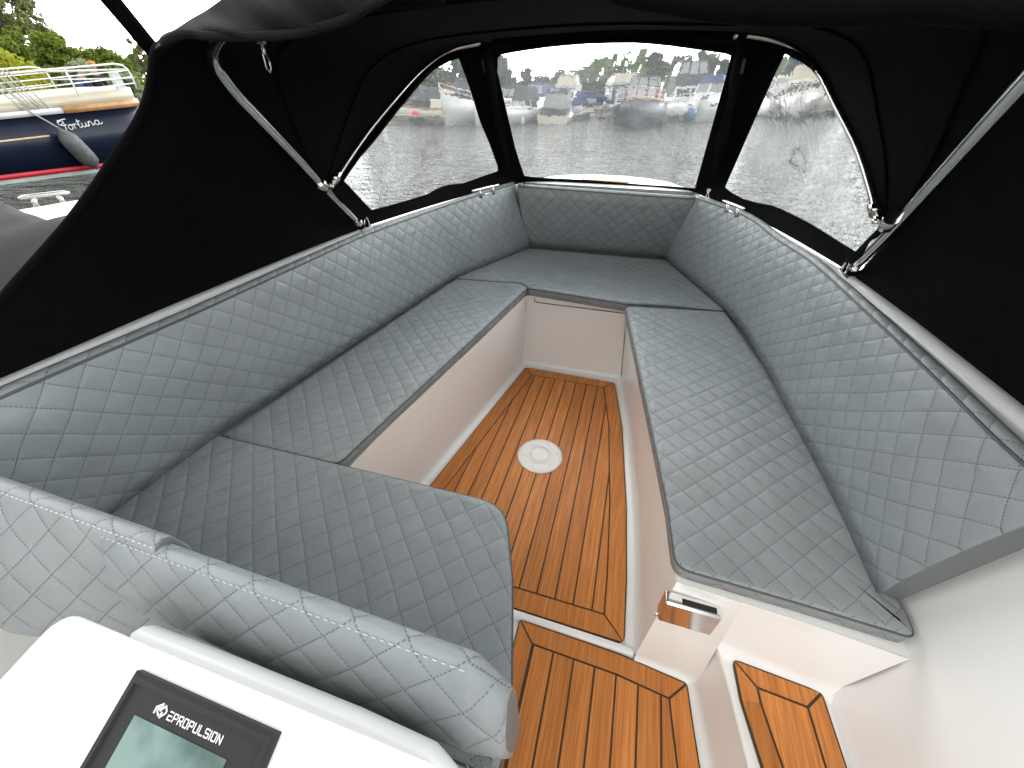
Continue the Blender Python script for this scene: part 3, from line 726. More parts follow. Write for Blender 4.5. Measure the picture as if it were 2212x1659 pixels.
# ------------------------------------------------------------------ black canopy
def cpart(mb, name, m='black_canvas', par=None, **k):
    for v in mb.bm.verts: v.co -= Vector((0, 1.2, .86))
    return mb.build(name, m, par or can, recalc=False, **k)
Cn, Fb, Fm, Hg = (.395, 1.694, 1.421), (.476, 2.465, .852), (.848, 1.36, .851), (.705, 1.07, 1.052)
def prj(p):
    d = Vector(p)-O; x = d.x*cs+d.y*sn; y = -d.x*sn+d.y*cs
    w = y*math.cos(PITCH)-d.z*math.sin(PITCH); u = y*math.sin(PITCH)+d.z*math.cos(PITCH)
    return Vector((CX+F*x/w, CY-F*u/w))
def window_panel(name, outer, hole_px, mat):
    """fabric panel stretched between its real edges, with a window let into it; the window surface follows the panel's edges"""
    dense = []
    for a, b in zip(outer, outer[1:]+outer[:1]):
        k = max(1, int((b-a).length/.03)); dense += [a.lerp(b, i/k) for i in range(k)]
    anc = [(prj(p), 1/(p-O).length) for p in dense]
    def surf(px, py):
        w = z = 0
        for q, iv in anc: k = 1/((q.x-px)**2+(q.y-py)**2+4)**1.5; w += k; z += k*iv
        return O+ray(px, py).normalized()*(w/z)
    n_ = len(hole_px); c = Vector((sum(p[0] for p in hole_px)/n_, sum(p[1] for p in hole_px)/n_))
    H2 = [Vector(p) for p in hole_px]; O2 = [prj(p) for p in outer]
    angs = sorted({round(math.atan2((p-c).y, (p-c).x), 6) for p in H2+O2} | {round(-math.pi+2*math.pi*k/180, 6) for k in range(180)})
    def hit(loop, a, far_):
        d = Vector((math.cos(a), math.sin(a))); best = None
        for i in range(len(loop)):
            p, q = loop[i]-c, loop[(i+1) % len(loop)]-c; w = q-p; den = d.x*w.y-d.y*w.x
            if abs(den) < 1e-12: continue
            t = (p.x*w.y-p.y*w.x)/den; u = (p.x*d.y-p.y*d.x)/den
            if t > 0 and -1e-6 <= u <= 1+1e-6 and (best is None or (t > best[0]) == far_): best = (t, i, min(1, max(0, u)))
        return best, d
    hp = []; op = []
    for a in angs:
        (th, _, _), d = hit(H2, a, False); (to, i, u), d = hit(O2, a, True)
        q = c+d*th; hp.append(surf(q.x, q.y)); op.append(outer[i].lerp(outer[(i+1) % len(outer)], u) if to > th*1.01 else surf(*(c+d*th*1.05)))
    mb = MB(); A, Bv = mb.vs(hp), mb.vs(op); N = len(angs)
    for i in range(N): k = (i+1) % N; mb.face([A[i], A[k], Bv[k], Bv[i]], 0, True)
    cpart(mb, name)
    cc = surf(c.x, c.y); hm = MB(); secs = []
    for q in hp:
        dd = (q-cc).normalized(); v = (O-q).normalized()*.003; secs.append([q+v-dd*.004, q+v+dd*.011, q-v+dd*.011, q-v-dd*.004])
    secs.append(secs[0]); hm.loft(secs, caps=False, smooth=False); cpart(hm, 'window_hem', 'black_fabric')
    mb = MB(); prev = None
    for f in (.12, .3, .5, .7, .85, 1.012):
        row = []
        for a in angs:
            (th, _, _), d = hit(H2, a, False); q = c+d*th*f; row.append(surf(q.x, q.y))
        row = mb.vs(row)
        if prev is None:
            cv = mb.bm.verts.new(cc)
            for i in range(N): mb.face([cv, row[i], row[(i+1) % N]], 0, True)
        else:
            for i in range(N): k = (i+1) % N; mb.face([prev[i], prev[k], row[k], row[i]], 0, True)
        prev = row
    return cpart(mb, 'window_pane', mat)
def side_panel(sx, hole_px, mat):
    cn, fb_, fm, hg = [Vector((sx*p[0], p[1], p[2])) for p in (Cn, Fb, Fm, Hg)]
    tube_ = [Vector(p) for p in (fb_half[:9][::-1] if sx < 0 else fb_stbd[1:])]
    foot = [Vector((sx*x, y, .851)) for y, x in ((1.45, .822), (1.66, .775), (1.85, .725), (2.04, .672), (2.25, .583))]
    return window_panel('side_front_panel', [cn]+tube_[1:]+[hg, fm]+foot+[fb_], hole_px, mat)
PH = [(991.8, 123.4), (977, 127.8), (938.9, 146.9), (909.4, 176.4), (855.6, 242.4), (810.4, 301.4), (774.8, 342.9), (741.3, 391), (800.8, 454.5), (832, 447), (864.3, 438.6), (895, 430), (923.9, 420.8), (942, 410.5), (959.6, 402.5), (979, 399), (999.3, 397), (1022, 389), (1042.9, 381), (1075.6, 370.2), (1076, 360), (1058.8, 311.6), (1039.6, 265), (1015.3, 186.8)]
SH = [(1695.5, 113.6), (1719.8, 124), (1736, 134), (1752.7, 146.5), (1766.7, 163.9), (1786, 197), (1806.6, 235), (1841.3, 302.8), (1865.6, 367), (1886, 430), (1904, 488.3), (1878, 515), (1849.4, 545.2), (1803, 517), (1756.7, 488.3), (1722, 470), (1687.6, 452.6), (1665, 444), (1645, 441), (1605, 430.2), (1592, 423), (1580.4, 416.8), (1565.8, 404.6), (1580.9, 370), (1587, 356.6), (1613, 296), (1639.9, 233.3), (1674.6, 155.2)]
CH = [(1072.9, 125.4), (1079.6, 117.3), (1125, 109), (1176.3, 101.6), (1220, 97), (1265.6, 93.5), (1318, 91.6), (1371.5, 91.2), (1412, 94), (1450.6, 97.9), (1515, 107), (1581.5, 116.5), (1575, 150), (1562.2, 201.3), (1553.2, 253.4), (1538.4, 304), (1531, 329), (1519, 368), (1506, 408), (1450, 403), (1397, 400), (1330, 394.5), (1260.6, 389), (1195, 386), (1150, 383), (1132.4, 380.9), (1121, 350), (1110.5, 316.8), (1103, 288), (1096.9, 259.5), (1088, 220), (1072.4, 155.8)]
side_panel(-1, PH, 'clear_vinyl'); side_panel(1, SH, 'creased_clear_vinyl')
n0 = Vector((0, Cn[2]-Fb[2], Fb[1]-Cn[1])).normalized()
c0 = Vector(Cn)
topc = [Vector((x, c0.y+(z-1.421)*-(Fb[1]-Cn[1])/(Cn[2]-Fb[2]), z)) for x, z in ((-.395, 1.421), (-.25, 1.433), (0, 1.44), (.25, 1.433), (.395, 1.421))]
outer = topc+[Vector(Fb), Vector((.25, 2.468, .852)), Vector((0, 2.47, .852)), Vector((-.25, 2.468, .852)), Vector((-Fb[0], Fb[1], Fb[2]))]
window_panel('front_panel', outer, CH, 'clear_vinyl')
# pocket along the front bow, and the two corner posts of folded canvas
mb = MB(); mb.tube(spline(front_bow[8:-8], 5), .019, 12); cpart(mb, 'bow_pocket', 'black_fabric')
for sx, pa, pb in ((-1, (1047, 104), (1101, 388)), (1, (1606, 100), (1535, 416))):
    a, b = onp(*pa, c0-Vector((0, .02, .015)), n0), onp(*pb, c0-Vector((0, .02, .015)), n0); mb = MB(); secs = []
    d = (b-a).normalized(); s_ = d.cross(Vector((sx*.6, .6, .5))).normalized()
    for k in range(13):
        p = a.lerp(b, k/12); w = lerp(.020, .026, k/12)+.006*math.sin(k*1.3); fo = s_.cross(d)*(.006+.005*math.sin(k*.9+1))
        secs.append([p-s_*w, p-s_*w*.3-fo, p+s_*w*.35-fo*.6, p+s_*w])
    mb.loft(secs, closed=False); cpart(mb, 'corner_flap', 'black_fabric')
    mb = MB(); e = a+d*.04; mb.loft([[e-s_*.018-Vector((0, .012, 0)), e+s_*.018-Vector((0, .012, 0))], [e+d*.06-s_*.018-Vector((0, .014, 0)), e+d*.06+s_*.018-Vector((0, .014, 0))]], closed=False); cpart(mb, 'patch', 'black_plastic')
# roof between front bow and main bow
outw = lambda L_, d: [Vector(p)+Vector((math.copysign(d, p[0]) if abs(p[0]) > .45 else 0, 0, d*(.4 if abs(p[0]) > .55 else 1))) for p in L_]
A_ = resample(outw(spline(front_bow, 4), .0035), 61)
up = [p for p in main_bow]; up = main_bow[1:-1]
B_ = resample(outw(spline([(-.712, 1.05, 1.063)]+up[1:-1]+[(.712, 1.05, 1.063)], 4), .018), 61)
mb = MB(); secs = []
for k in range(11):
    t_ = k/10; sag = math.sin(math.pi*t_)
    secs.append([a.lerp(b_, t_)+Vector((0, 0, -.012*sag)) for a, b_ in zip(A_, B_)])
secs.append([q+Vector((0, -.012, -.002)) for q in secs[-1]])
mb.loft(secs, closed=False); cpart(mb, 'roof_panel')
for kk in (4, 8):
    mb = MB(); mb.tube([q-Vector((0, 0, .002)) for q in secs[kk]], .0035, 6); cpart(mb, 'seam', 'black_fabric')
# side panels and aft part of the roof, from the main bow to the aft hem
hem_px = [(337.5, 108), (329.5, 119), (331.5, 158.8), (325.5, 190.5), (317.6, 222), (293.7, 273.9), (273.9, 301.7), (246, 341.4), (222, 381), (182.6, 436.7), (146.9, 484.3), (87.3, 551.8), (23.8, 623.2), (0, 651)]
prof_ = [(.85, .905), (.87, .888), (.95, .832), (1.05, .765), (1.133, .708), (1.192, .672), (1.241, .645), (1.276, .622), (1.305, .60), (1.33, .575), (1.36, .54)]
def pxz(z):
    for (z0, x0), (z1, x1) in zip(prof_, prof_[1:]):
        if z <= z1: return lerp(x0, x1, (z-z0)/(z1-z0))
    return prof_[-1][1]
hem = []
for px, py in hem_px:
    r = ray(px, py); lo, hi = .2, 2.5
    for _ in range(50):
        m_ = (lo+hi)/2; q = O+r*m_
        if q.x < -pxz(q.z): hi = m_
        else: lo = m_
    hem.append(O+r*lo)
e0, e1 = hem[-1], hem[-2]; dd = (e0-e1).normalized()
while e0.z > .87: e0 = e0+dd*.03; hem.append(Vector((-pxz(max(.86, e0.z)), e0.y, max(.850, e0.z))))
corner = hem[0]
top_h = [Vector((-.50, corner.y-.02, corner.z+.012)), Vector((-.38, corner.y-.03, corner.z+.022)), Vector((-.2, corner.y-.04, corner.z+.03)), Vector((0, corner.y-.04, corner.z+.034))]
bow_s = [Vector(p) for p in mb_half[:8]]; bow_t = [Vector(p) for p in mb_half[7:]]
def half(side, top_): return resample(side, 31)+resample(top_, 11)[1:]
Bh = half(outw(spline(bow_s, 4), .02), outw(spline(bow_t, 4), .02)); Ch = half(hem[::-1], [hem[0]]+top_h)
mirr = lambda L_: L_+[Vector((-p.x, p.y, p.z)) for p in L_[::-1][1:]]
B2, C2 = mirr(Bh), mirr(Ch)
B2[0] = Vector((-.84, 1.36, .851)); B2[-1] = Vector((.84, 1.36, .851))
mb = MB(); secs = []
for k in range(13):
    t_ = k/12; row = []
    for i, (a, b_) in enumerate(zip(B2, C2)):
        p = a.lerp(b_, t_)
        rip = .006*math.sin(t_*9+i*.7)*math.sin(math.pi*t_); p = p+Vector((math.copysign(rip, p.x), 0, 0))
        if i == 0 or i == 80:
            ys = p.y; xo = next((lerp(x0, x1, (ys-y0)/(y1-y0)) for (y0, x0), (y1, x1) in zip(OUT, OUT[1:]) if y0 <= ys <= y1), .89); p = Vector((math.copysign(xo, p.x), ys, .848))
        row.append(p)
    secs.append(row)
mb.loft(secs, closed=False); cpart(mb, 'side_panel')
mb = MB(); mb.tube(resample(C2[:40], 60), .007, 8); cpart(mb, 'aft_hem', 'black_fabric')
mb = MB(); mb.tube(resample(C2[42:], 60), .007, 8); cpart(mb, 'aft_hem', 'black_fabric')
# infill between hinge, main bow foot and the window panel is part of the front side panels; below: zip along the aft hem
# rolled-up aft curtain hanging from the main bow
lowl = [(352, 95), (374, 82), (403, 74), (440, 79), (478, 80.6), (540, 81), (602, 78), (640, 74), (676, 66), (714, 55), (751, 42), (790, 20), (825, 0), (880, -30)]
upl = [(334, 106), (346, 80), (360, 70), (378, 63), (410, 42), (445, 22), (476, 0), (520, -30), (560, -55), (600, -75), (660, -90), (720, -100), (780, -110), (860, -120)]
mb = MB(); secs = []
for i, (a, b_) in enumerate(zip(spline([(*p, 0) for p in lowl], 4), spline([(*p, 0) for p in upl], 4))):
    yb = .50; row = []
    for k in range(9):
        t_ = k/8; p = a.lerp(b_, t_); y_ = yb+.055*t_-.020*math.sin(math.pi*t_)+.008*math.sin(i*.55+t_*3)+.004*math.sin(i*1.3)
        row.append(aty(p.x, p.y, y_))
    secs.append(row)
mb.loft(secs, closed=False); cpart(mb, 'rolled_curtain', 'skylit_canvas')
mb = MB(); mb.tube([aty(p.x, p.y-1.5, .497) for p in spline([(*p, 0) for p in lowl], 3)], .0045, 8); cpart(mb, 'curtain_hem', 'skylit_canvas')
rl = [(1330, -22), (1400, -6), (1460, 4), (1520, 14), (1600, 22), (1700, 26), (1800, 25), (1880, 23), (1940, 17), (1985, 13), (2030, 16), (2090, 22), (2150, 25), (2212, 26), (2300, 30)]
mb = MB(); cen = [aty(x, y-16, .56) for x, y in rl]; mb.tube(spline(cen, 4), .016, 12); cpart(mb, 'rolled_curtain')
# zip pullers
def zip_(p, d, L_, w, name='zip_puller'):
    p = Vector(p); d = Vector(d).normalized(); s_ = d.cross(Vector((0, 1, .2))).normalized()
    mb = MB(); mb.box(p, (w*1.6, .006, w*1.4)); 
    mb.tube([p+d*L_*.12, p+d*L_*.45], w*.35, 6)
    loop = [p+d*L_*.4-s_*w*.5, p+d*L_*.85-s_*w*.62, p+d*L_, p+d*L_*.85+s_*w*.62, p+d*L_*.4+s_*w*.5]; mb.tube(loop, w*.16, 6, closed=True)
    cpart(mb, name, 'stainless')
zip_(aty(563, 86, .56), aty(579, 140, .56)-aty(563, 86, .56), .034, .0062)
zip_(at(1531, 411, .925), (0, -.3, -1), .045, .009)
zip_(at(1121, 398, .90), (1, 0, -.1), .02, .008)
a = Vector((-.395, 1.672, 1.425)); mb = MB(); mb.box(a, (.03, .012, .012)); cpart(mb, 'tube_end', 'stainless')
a = onp(1590, 77, c0, n0)+Vector((0, -.02, 0)); mb = MB(); mb.lathe(a, [(.004, -.012), (.011, -.01), (.012, 0), (.011, .01), (.004, .012)], 10, axis=(1, 0, .1)); cpart(mb, 'tube_end', 'stainless')
# the dark webbing strap going up and aft from the roof corner
a, b_ = aty(338, 118, .66), aty(150, -108, .55)
d = (b_-a).normalized(); s_ = d.cross(O-a).normalized()
mb = MB(); mb.loft([[p-s_*.0125, p-s_*.009+Vector((0, .004, 0)), p+s_*.009+Vector((0, .004, 0)), p+s_*.0125, p+s_*.008-Vector((0, .003, 0)), p-s_*.008-Vector((0, .003, 0))] for p in (a-d*.03, a.lerp(b_, .3), a.lerp(b_, .65), b_)])
cpart(mb, 'strap', 'black_fabric')

#PART2
# ------------------------------------------------------------------ outside: water, banks
t = NT('harbour_water')
wv1 = t.noise(1.0, 3, .55, mapping=(1.5, 3.2, 1)); wv2 = t.noise(1.0, 2, .5, mapping=(6.5, 11, 1)); wv3 = t.noise(1.0, 2, .5, mapping=(.22, .4, 1))
hh = t.m_('ADD', t.m_('ADD', wv1, t.m_('MULTIPLY', wv2, .24)), t.m_('MULTIPLY', wv3, 1.6))
t.set(Base_Color=(.016, .019, .014), Roughness=.09, IOR=1.333, Normal=t.bump(hh, .75, 1.0)); M['harbour_water'] = t.m
t = NT('grass_bank'); t.set(Base_Color=t.ramp(t.noise(.6, 5, .6), [(.3, (.035, .055, .014)), (.7, (.075, .105, .03))]), Roughness=.9); M['grass_bank'] = t.m
def circ(r, z, n=72): return [Vector((r*math.cos(2*math.pi*k/n), r*math.sin(2*math.pi*k/n), z)) for k in range(n)]
mb = MB(); mb.poly([(-330, -330, W), (330, -330, W), (330, 330, W), (-330, 330, W)]); structure('water', mb, 'harbour_water')
mb = MB(); mb.loft([[Vector((p.x*1.0, p.y, z)) for p in circ(r, 0)] for r, z in ((104, -1.2), (106, .2), (110, .7), (900, 1.2))], caps=False, smooth=False); structure('bank', mb, 'grass_bank')
mb = MB(); mb.loft([[Vector((x, -92, z)), Vector((x, -20, z)), Vector((x-.5, 10, z)), Vector((x-3, 24, z)), Vector((x-12, 40, z)), Vector((x-40, 70, z))] for x, z in ((-18.9, -.9), (-19.1, .10), (-19.6, .2), (-24, .6), (-95, 1.0))], closed=False, smooth=False); structure('bank', mb, 'grass_bank')

# ------------------------------------------------------------------ trees
def leaf_mat(name, lo, hi):
    t = NT(name)
    f = t.noise(.55, 3, .6); g = t.n('ShaderNodeAttribute', attribute_name='tint').outputs['Fac']
    c = t.mix(t.m_('ADD', t.m_('MULTIPLY', f, .55), t.m_('MULTIPLY', g, .45)), lo, hi)
    t.set(Base_Color=c, Roughness=.55); t.b.inputs['Specular IOR Level'].default_value = .25
    tr = t.n('ShaderNodeBsdfTranslucent'); t.l(c, tr.inputs[0]); mxs = t.n('ShaderNodeMixShader'); mxs.inputs[0].default_value = .38
    t.l(t.b.outputs[0], mxs.inputs[1]); t.l(tr.outputs[0], mxs.inputs[2]); t.l(mxs.outputs[0], t.out.inputs[0]); M[name] = t.m
leaf_mat('leaf_yellow', (.24, .25, .012), (.42, .42, .03)); leaf_mat('leaf_mid', (.10, .15, .018), (.24, .29, .04))
leaf_mat('leaf_dark', (.020, .034, .016), (.052, .074, .032)); leaf_mat('leaf_far', (.035, .056, .018), (.085, .115, .035)); leaf_mat('leaf_far_olive', (.055, .070, .024), (.11, .13, .05)); leaf_mat('leaf_grey', (.18, .22, .11), (.34, .38, .24)); leaf_mat('leaf_olive', (.14, .155, .05), (.26, .27, .11))
plain('bark', (.11, .085, .06), .9, scale=3)
def tree(name, label, x0, x1, yt, yb, d, leaf, n=2600, shape='round', ls=.28, density=1.0, group=None, cat='tree'):
    if d < 50: n, ls = int(n*2.0), ls*.62
    c0 = far((x0+x1)/2, yb, d); z0 = .3; base = Vector((c0.x, c0.y, z0))
    ztop = far((x0+x1)/2, yt, d).z; wd = (far(x1, yb, d)-far(x0, yb, d)).length; H = ztop-z0
    rt = tag(empty(name, base), label, cat, group)
    rnd = random.Random(int(x0*7+yt*3))
    tm = MB(); th = H*(.75 if shape != 'bush' else .4)
    tm.tube([(0, 0, -.5), (rnd.uniform(-.1, .1), 0, th*.4), (rnd.uniform(-.3, .3), .1, th)], [H*.028+.05, H*.02+.03, .03], 8)
    clumps = []
    nc = {'poplar': 40, 'airy': 170, 'bush': 34}.get(shape, 26)
    for _ in range(nc):
        if shape == 'poplar': h = rnd.uniform(.12, 1.0); rr = wd*.5*(1-abs(h-.45)*1.1)*.8; a = rnd.uniform(0, 6.28); rad = rr*math.sqrt(rnd.random()); cr = wd*.15
        elif shape == 'airy': h = rnd.uniform(.12, .9); q = (h-.6)/.5; rr = wd*.46*math.sqrt(max(.06, 1-q*q)); a = rnd.uniform(0, 6.28); rad = rr*math.sqrt(rnd.random()); cr = wd*.06
        elif shape == 'bush': h = rnd.uniform(.05, .86); rr = wd*.46*math.sqrt(max(0.05, 1-(h/.98)**2)); a = rnd.uniform(0, 6.28); rad = rr*math.sqrt(rnd.random()); cr = wd*.13
        else:
            h = rnd.uniform(.22, .9); q = (h-.55)/.45; rr = wd*.42*math.sqrt(max(.06, 1-q*q)); a = rnd.uniform(0, 6.28); rad = rr*math.sqrt(rnd.random()); cr = wd*.15
        p = Vector((rad*math.cos(a), rad*math.sin(a)*.9, min(h*H, H-cr*.5))); clumps.append((p, cr*rnd.uniform(.6, 1.25)))
        if rnd.random() < .35 and shape != 'bush': tm.tube([(0, 0, th*rnd.uniform(.3, .7)), p*.6+Vector((0, 0, p.z*.1)), p], [H*.010+.02, H*.006+.012, .012], 5)
    tm.build('trunk', 'bark', rt)
    lm = MB()
    for k in range(int(n*density)):
        p, cr = clumps[rnd.randrange(len(clumps))]
        dv = Vector((rnd.gauss(0, 1), rnd.gauss(0, 1), rnd.gauss(0, .8))).normalized()*cr*(rnd.random()**.45)
        q = p+dv; s_ = ls*rnd.uniform(.6, 1.3)
        nrm = (dv.normalized()*.6+Vector((rnd.uniform(-1, 1), rnd.uniform(-1, 1), rnd.uniform(-.4, 1)))).normalized()
        if shape == 'droop': nrm.z *= .2; nrm.normalize()
        a = nrm.orthogonal().normalized(); a = Matrix.Rotation(rnd.uniform(0, 6.28), 3, nrm)@a; b = nrm.cross(a)
        if shape in ('droop', 'poplar'): b = (b+Vector((0, 0, -1.2))).normalized(); a = b.cross(nrm).normalized(); L_, w = s_*1.5, s_*.38
        else: L_, w = s_, s_*.55
        lm.poly([q-b*L_*.5, q+a*w*.5, q+b*L_*.5, q-a*w*.5], tint=rnd.random())
    lm.build('crown', leaf, rt, recalc=False)
    return rt
LT = 'trees on the left bank'
tree('poplar_tree', 'tall loose swaying tree with bare gaps at the upper left of the left bank', -115, 215, -230, 190, 44, 'leaf_olive', 13000, 'airy', .42, group=LT)
tree('poplar_tree', 'tall loose tree whose crown shows green behind the bright yellow bush', 10, 130, 40, 185, 40, 'leaf_mid', 3200, 'round', .38, group=LT)
tree('bush', 'bright yellow green bush above the rails of the dark blue boat', -170, 165, 66, 205, 29, 'leaf_yellow', 6500, 'bush', .20, group=LT, cat='bush')
tree('leafy_tree', 'broad mid green tree behind the rails beside the yellow bush', 100, 245, 58, 200, 36, 'leaf_mid', 6500, 'bush', .30, group=LT)
tree('leafy_tree', 'mid green tree sloping down towards the canopy edge on the left bank', 172, 335, 88, 205, 37, 'leaf_mid', 6000, 'bush', .30, group=LT)
tree('willow_bush', 'grey green willow bush behind the bow rail of the dark blue boat', 128, 262, 122, 205, 29, 'leaf_grey', 6000, 'bush', .22, group=LT, cat='bush')
tree('willow_bush', 'grey green willow bush right of the bow rail beside the canopy', 236, 350, 150, 225, 28, 'leaf_grey', 4500, 'bush', .20, group=LT, cat='bush')
tree('thin_tree', 'small thin sparse tree against the sky beside the dark strap', 312, 362, 58, 190, 46, 'leaf_olive', 700, 'round', .4, group=LT)
FT = 'trees behind the far boats'
tree('leafy_tree', 'green tree seen in the port window above the covered boats', 880, 975, 122, 215, 62, 'leaf_far', 3600, 'bush', .55, group=FT)
tree('leafy_tree', 'dark tree at the right edge of the port window', 965, 1040, 112, 215, 66, 'leaf_dark', 3000, 'round', .6, group=FT)
tree('leafy_tree', 'grey green tall tree at the left edge of the middle window', 1050, 1113, 118, 215, 64, 'leaf_dark', 3000, 'poplar', .6, group=FT)
tree('leafy_tree', 'round dark tree left of the beige flybridge in the middle window', 1118, 1162, 137, 215, 84, 'leaf_dark', 2400, 'round', .6, group=FT)
tree('leafy_tree', 'low green tree between the round dark tree and the beige flybridge', 1150, 1196, 145, 215, 90, 'leaf_far', 2200, 'bush', .6, group=FT)
tree('leafy_tree', 'yellowish green tree rising behind the beige flybridge', 1186, 1236, 139, 215, 92, 'leaf_far_olive', 2400, 'round', .6, group=FT)
tree('leafy_tree', 'low hedge like tree right of the beige flybridge', 1222, 1268, 147, 215, 96, 'leaf_far', 1800, 'bush', .6, group=FT)
tree('leafy_tree', 'pointed green tree above the small navy boat', 1246, 1296, 137, 215, 84, 'leaf_far', 2600, 'round', .55, group=FT)
tree('leafy_tree', 'pale green low tree left of the beige topped cruiser', 1280, 1318, 150, 215, 92, 'leaf_far_olive', 1600, 'bush', .6, group=FT)
tree('leafy_tree', 'dark tree topping out beside the beige topped cruiser', 1306, 1342, 126, 215, 80, 'leaf_dark', 2400, 'round', .55, group=FT)
tree('conifer_tree', 'tall dark pointed tree behind the red canopied barge', 1376, 1432, 100, 215, 70, 'leaf_dark', 3600, 'round', .55, group=FT)
tree('leafy_tree', 'yellow green tree between the pointed tree and the black canopied boat', 1420, 1482, 108, 215, 72, 'leaf_far_olive', 3000, 'round', .55, group=FT)
tree('leafy_tree', 'broad light green tree behind the black canopied boat', 1468, 1536, 92, 215, 74, 'leaf_far', 3400, 'round', .55, group=FT)
tree('leafy_tree', 'dark tree at the right end of the middle window', 1534, 1582, 108, 215, 72, 'leaf_dark', 2600, 'round', .55, group=FT)
tree('leafy_tree', 'green tree at the top of the starboard window', 1668, 1730, 108, 215, 76, 'leaf_dark', 2400, 'round', .6, group=FT)
# a far belt of woodland closes the horizon
mb = MB(); rnd = random.Random(3)
for k in range(9000):
    a = rnd.uniform(0, 2*math.pi); r = rnd.uniform(118, 155); hmax = 5.5+2.2*math.sin(a*9)+1.5*math.sin(a*23+1); z = 1+hmax*rnd.random()**.7
    c = Vector((r*math.cos(a), r*math.sin(a), z)); s_ = rnd.uniform(.8, 2.0); d = Vector((rnd.uniform(-1, 1), rnd.uniform(-1, 1), rnd.uniform(-1, 1))).normalized(); e = d.orthogonal().normalized(); g = d.cross(e)
    mb.poly([c-e*s_, c-g*s_*.7, c+e*s_, c+g*s_*.7], tint=rnd.random())
o = mb.build('woodland', 'leaf_far', recalc=False); o['kind'] = 'stuff'; o['label'] = 'far belt of green woodland around the harbour'

# ------------------------------------------------------------------ boats
plain('hull_white', (.47, .47, .455), .35, var=.06, scale=2); plain('hull_cream', (.47, .44, .37), .4, var=.06, scale=2); plain('hull_navy', (.006, .010, .022), .30, var=.2, scale=2)
plain('hull_black', (.018, .021, .032), .4, var=.5, scale=4); plain('hull_grey', (.34, .35, .33), .5, var=.1, scale=2)
plain('canvas_grey', (.165, .175, .175), .85, var=.1, scale=3, bumpd=.01, bscale=4); plain('canvas_dark', (.028, .030, .034), .85, scale=3); plain('canvas_navy', (.022, .030, .085), .8, scale=3)
plain('canvas_blue', (.022, .036, .13), .8, scale=3); plain('canvas_beige', (.38, .35, .28), .85, scale=3); plain('canvas_red', (.16, .035, .03), .7, scale=3); plain('canvas_teal', (.06, .14, .26), .8, scale=3)
plain('boat_glass', (.035, .04, .045), .12); plain('tent_window', (.20, .205, .215), .25, var=.15, scale=5); plain('varnish', (.34, .185, .07), .4, var=.2, scale=6); plain('antifoul_red', (.42, .012, .022), .5); plain('boot_grey', (.24, .27, .25), .6)
M['hull_navy'].node_tree.nodes['Principled BSDF'].inputs['Specular IOR Level'].default_value = .2
plain('cream_paint', (.40, .365, .275), .4, var=.06, scale=2)
plain('rope_fibre', (.36, .36, .34), .85); plain('fender_grey', (.075, .078, .077), .55, var=.25, scale=10); plain('fender_white', (.62, .60, .55), .5); plain('fender_blue', (.06, .12, .24), .5); plain('buoy_red', (.55, .02, .03), .45)
plain('pontoon_wood', (.13, .12, .105), .85, var=.3, scale=2); plain('pontoon_dark', (.045, .045, .048), .8, scale=2); plain('gold', (.55, .43, .20), .45); plain('rail_white', (.66, .66, .63), .35)

def hull(mb, L_, B, f, sheer=.25, full=.55, mi=0, keel=-.4, ns=12, stern=.9):
    secs = []
    for k in range(ns+1):
        s_ = k/ns; y = -L_/2+L_*s_
        w = B/2*(lerp(stern, 1, min(1, s_/.35)) if s_ < .35 else (1 if s_ < full else max(.02, (1-((s_-full)/(1-full))**2.2))))
        z = f+sheer*max(0, (s_-.3)/.7)**2; rk = (s_**3)*L_*.03
        secs.append([Vector((-w, y+rk, z)), Vector((-w*.97, y+rk*.7, z*.5)), Vector((-w*.88, y, 0)), Vector((0, y-rk*2, keel)), Vector((w*.88, y, 0)), Vector((w*.97, y+rk*.7, z*.5)), Vector((w, y+rk, z))])
    mb.loft(secs, mi=mi)
    return secs
def frust(mb, a, b, mi=0):
    """a=(x0,x1,y0,y1,z) bottom, b the same for the top; returns the eight corners"""
    lo = [Vector(p) for p in ((a[0], a[2], a[4]), (a[1], a[2], a[4]), (a[1], a[3], a[4]), (a[0], a[3], a[4]))]
    hi = [Vector(p) for p in ((b[0], b[2], b[4]), (b[1], b[2], b[4]), (b[1], b[3], b[4]), (b[0], b[3], b[4]))]
    A, Bv = mb.vs(lo), mb.vs(hi); mb.face(A[::-1], mi); mb.face(Bv, mi)
    for i in range(4): mb.face([A[i], A[(i+1) % 4], Bv[(i+1) % 4], Bv[i]], mi)
    return lo, hi
SIDE = {'aft': (0, 1), 'stbd': (1, 2), 'bow': (2, 3), 'port': (3, 0)}
def pane_(lo, hi, side, u0, u1, v0, v1, off=.025):
    i, j = SIDE[side]; a, b, c, d = lo[i], lo[j], hi[j], hi[i]
    q = lambda u, v: a.lerp(b, u).lerp(d.lerp(c, u), v); n = (b-a).cross(d-a).normalized()
    mb = MB(); p = [q(u, v) for u, v in ((u0, v0), (u1, v0), (u1, v1), (u0, v1))]
    mb.loft([[x+n*.002 for x in p], [x+n*off for x in p]], smooth=False); return mb
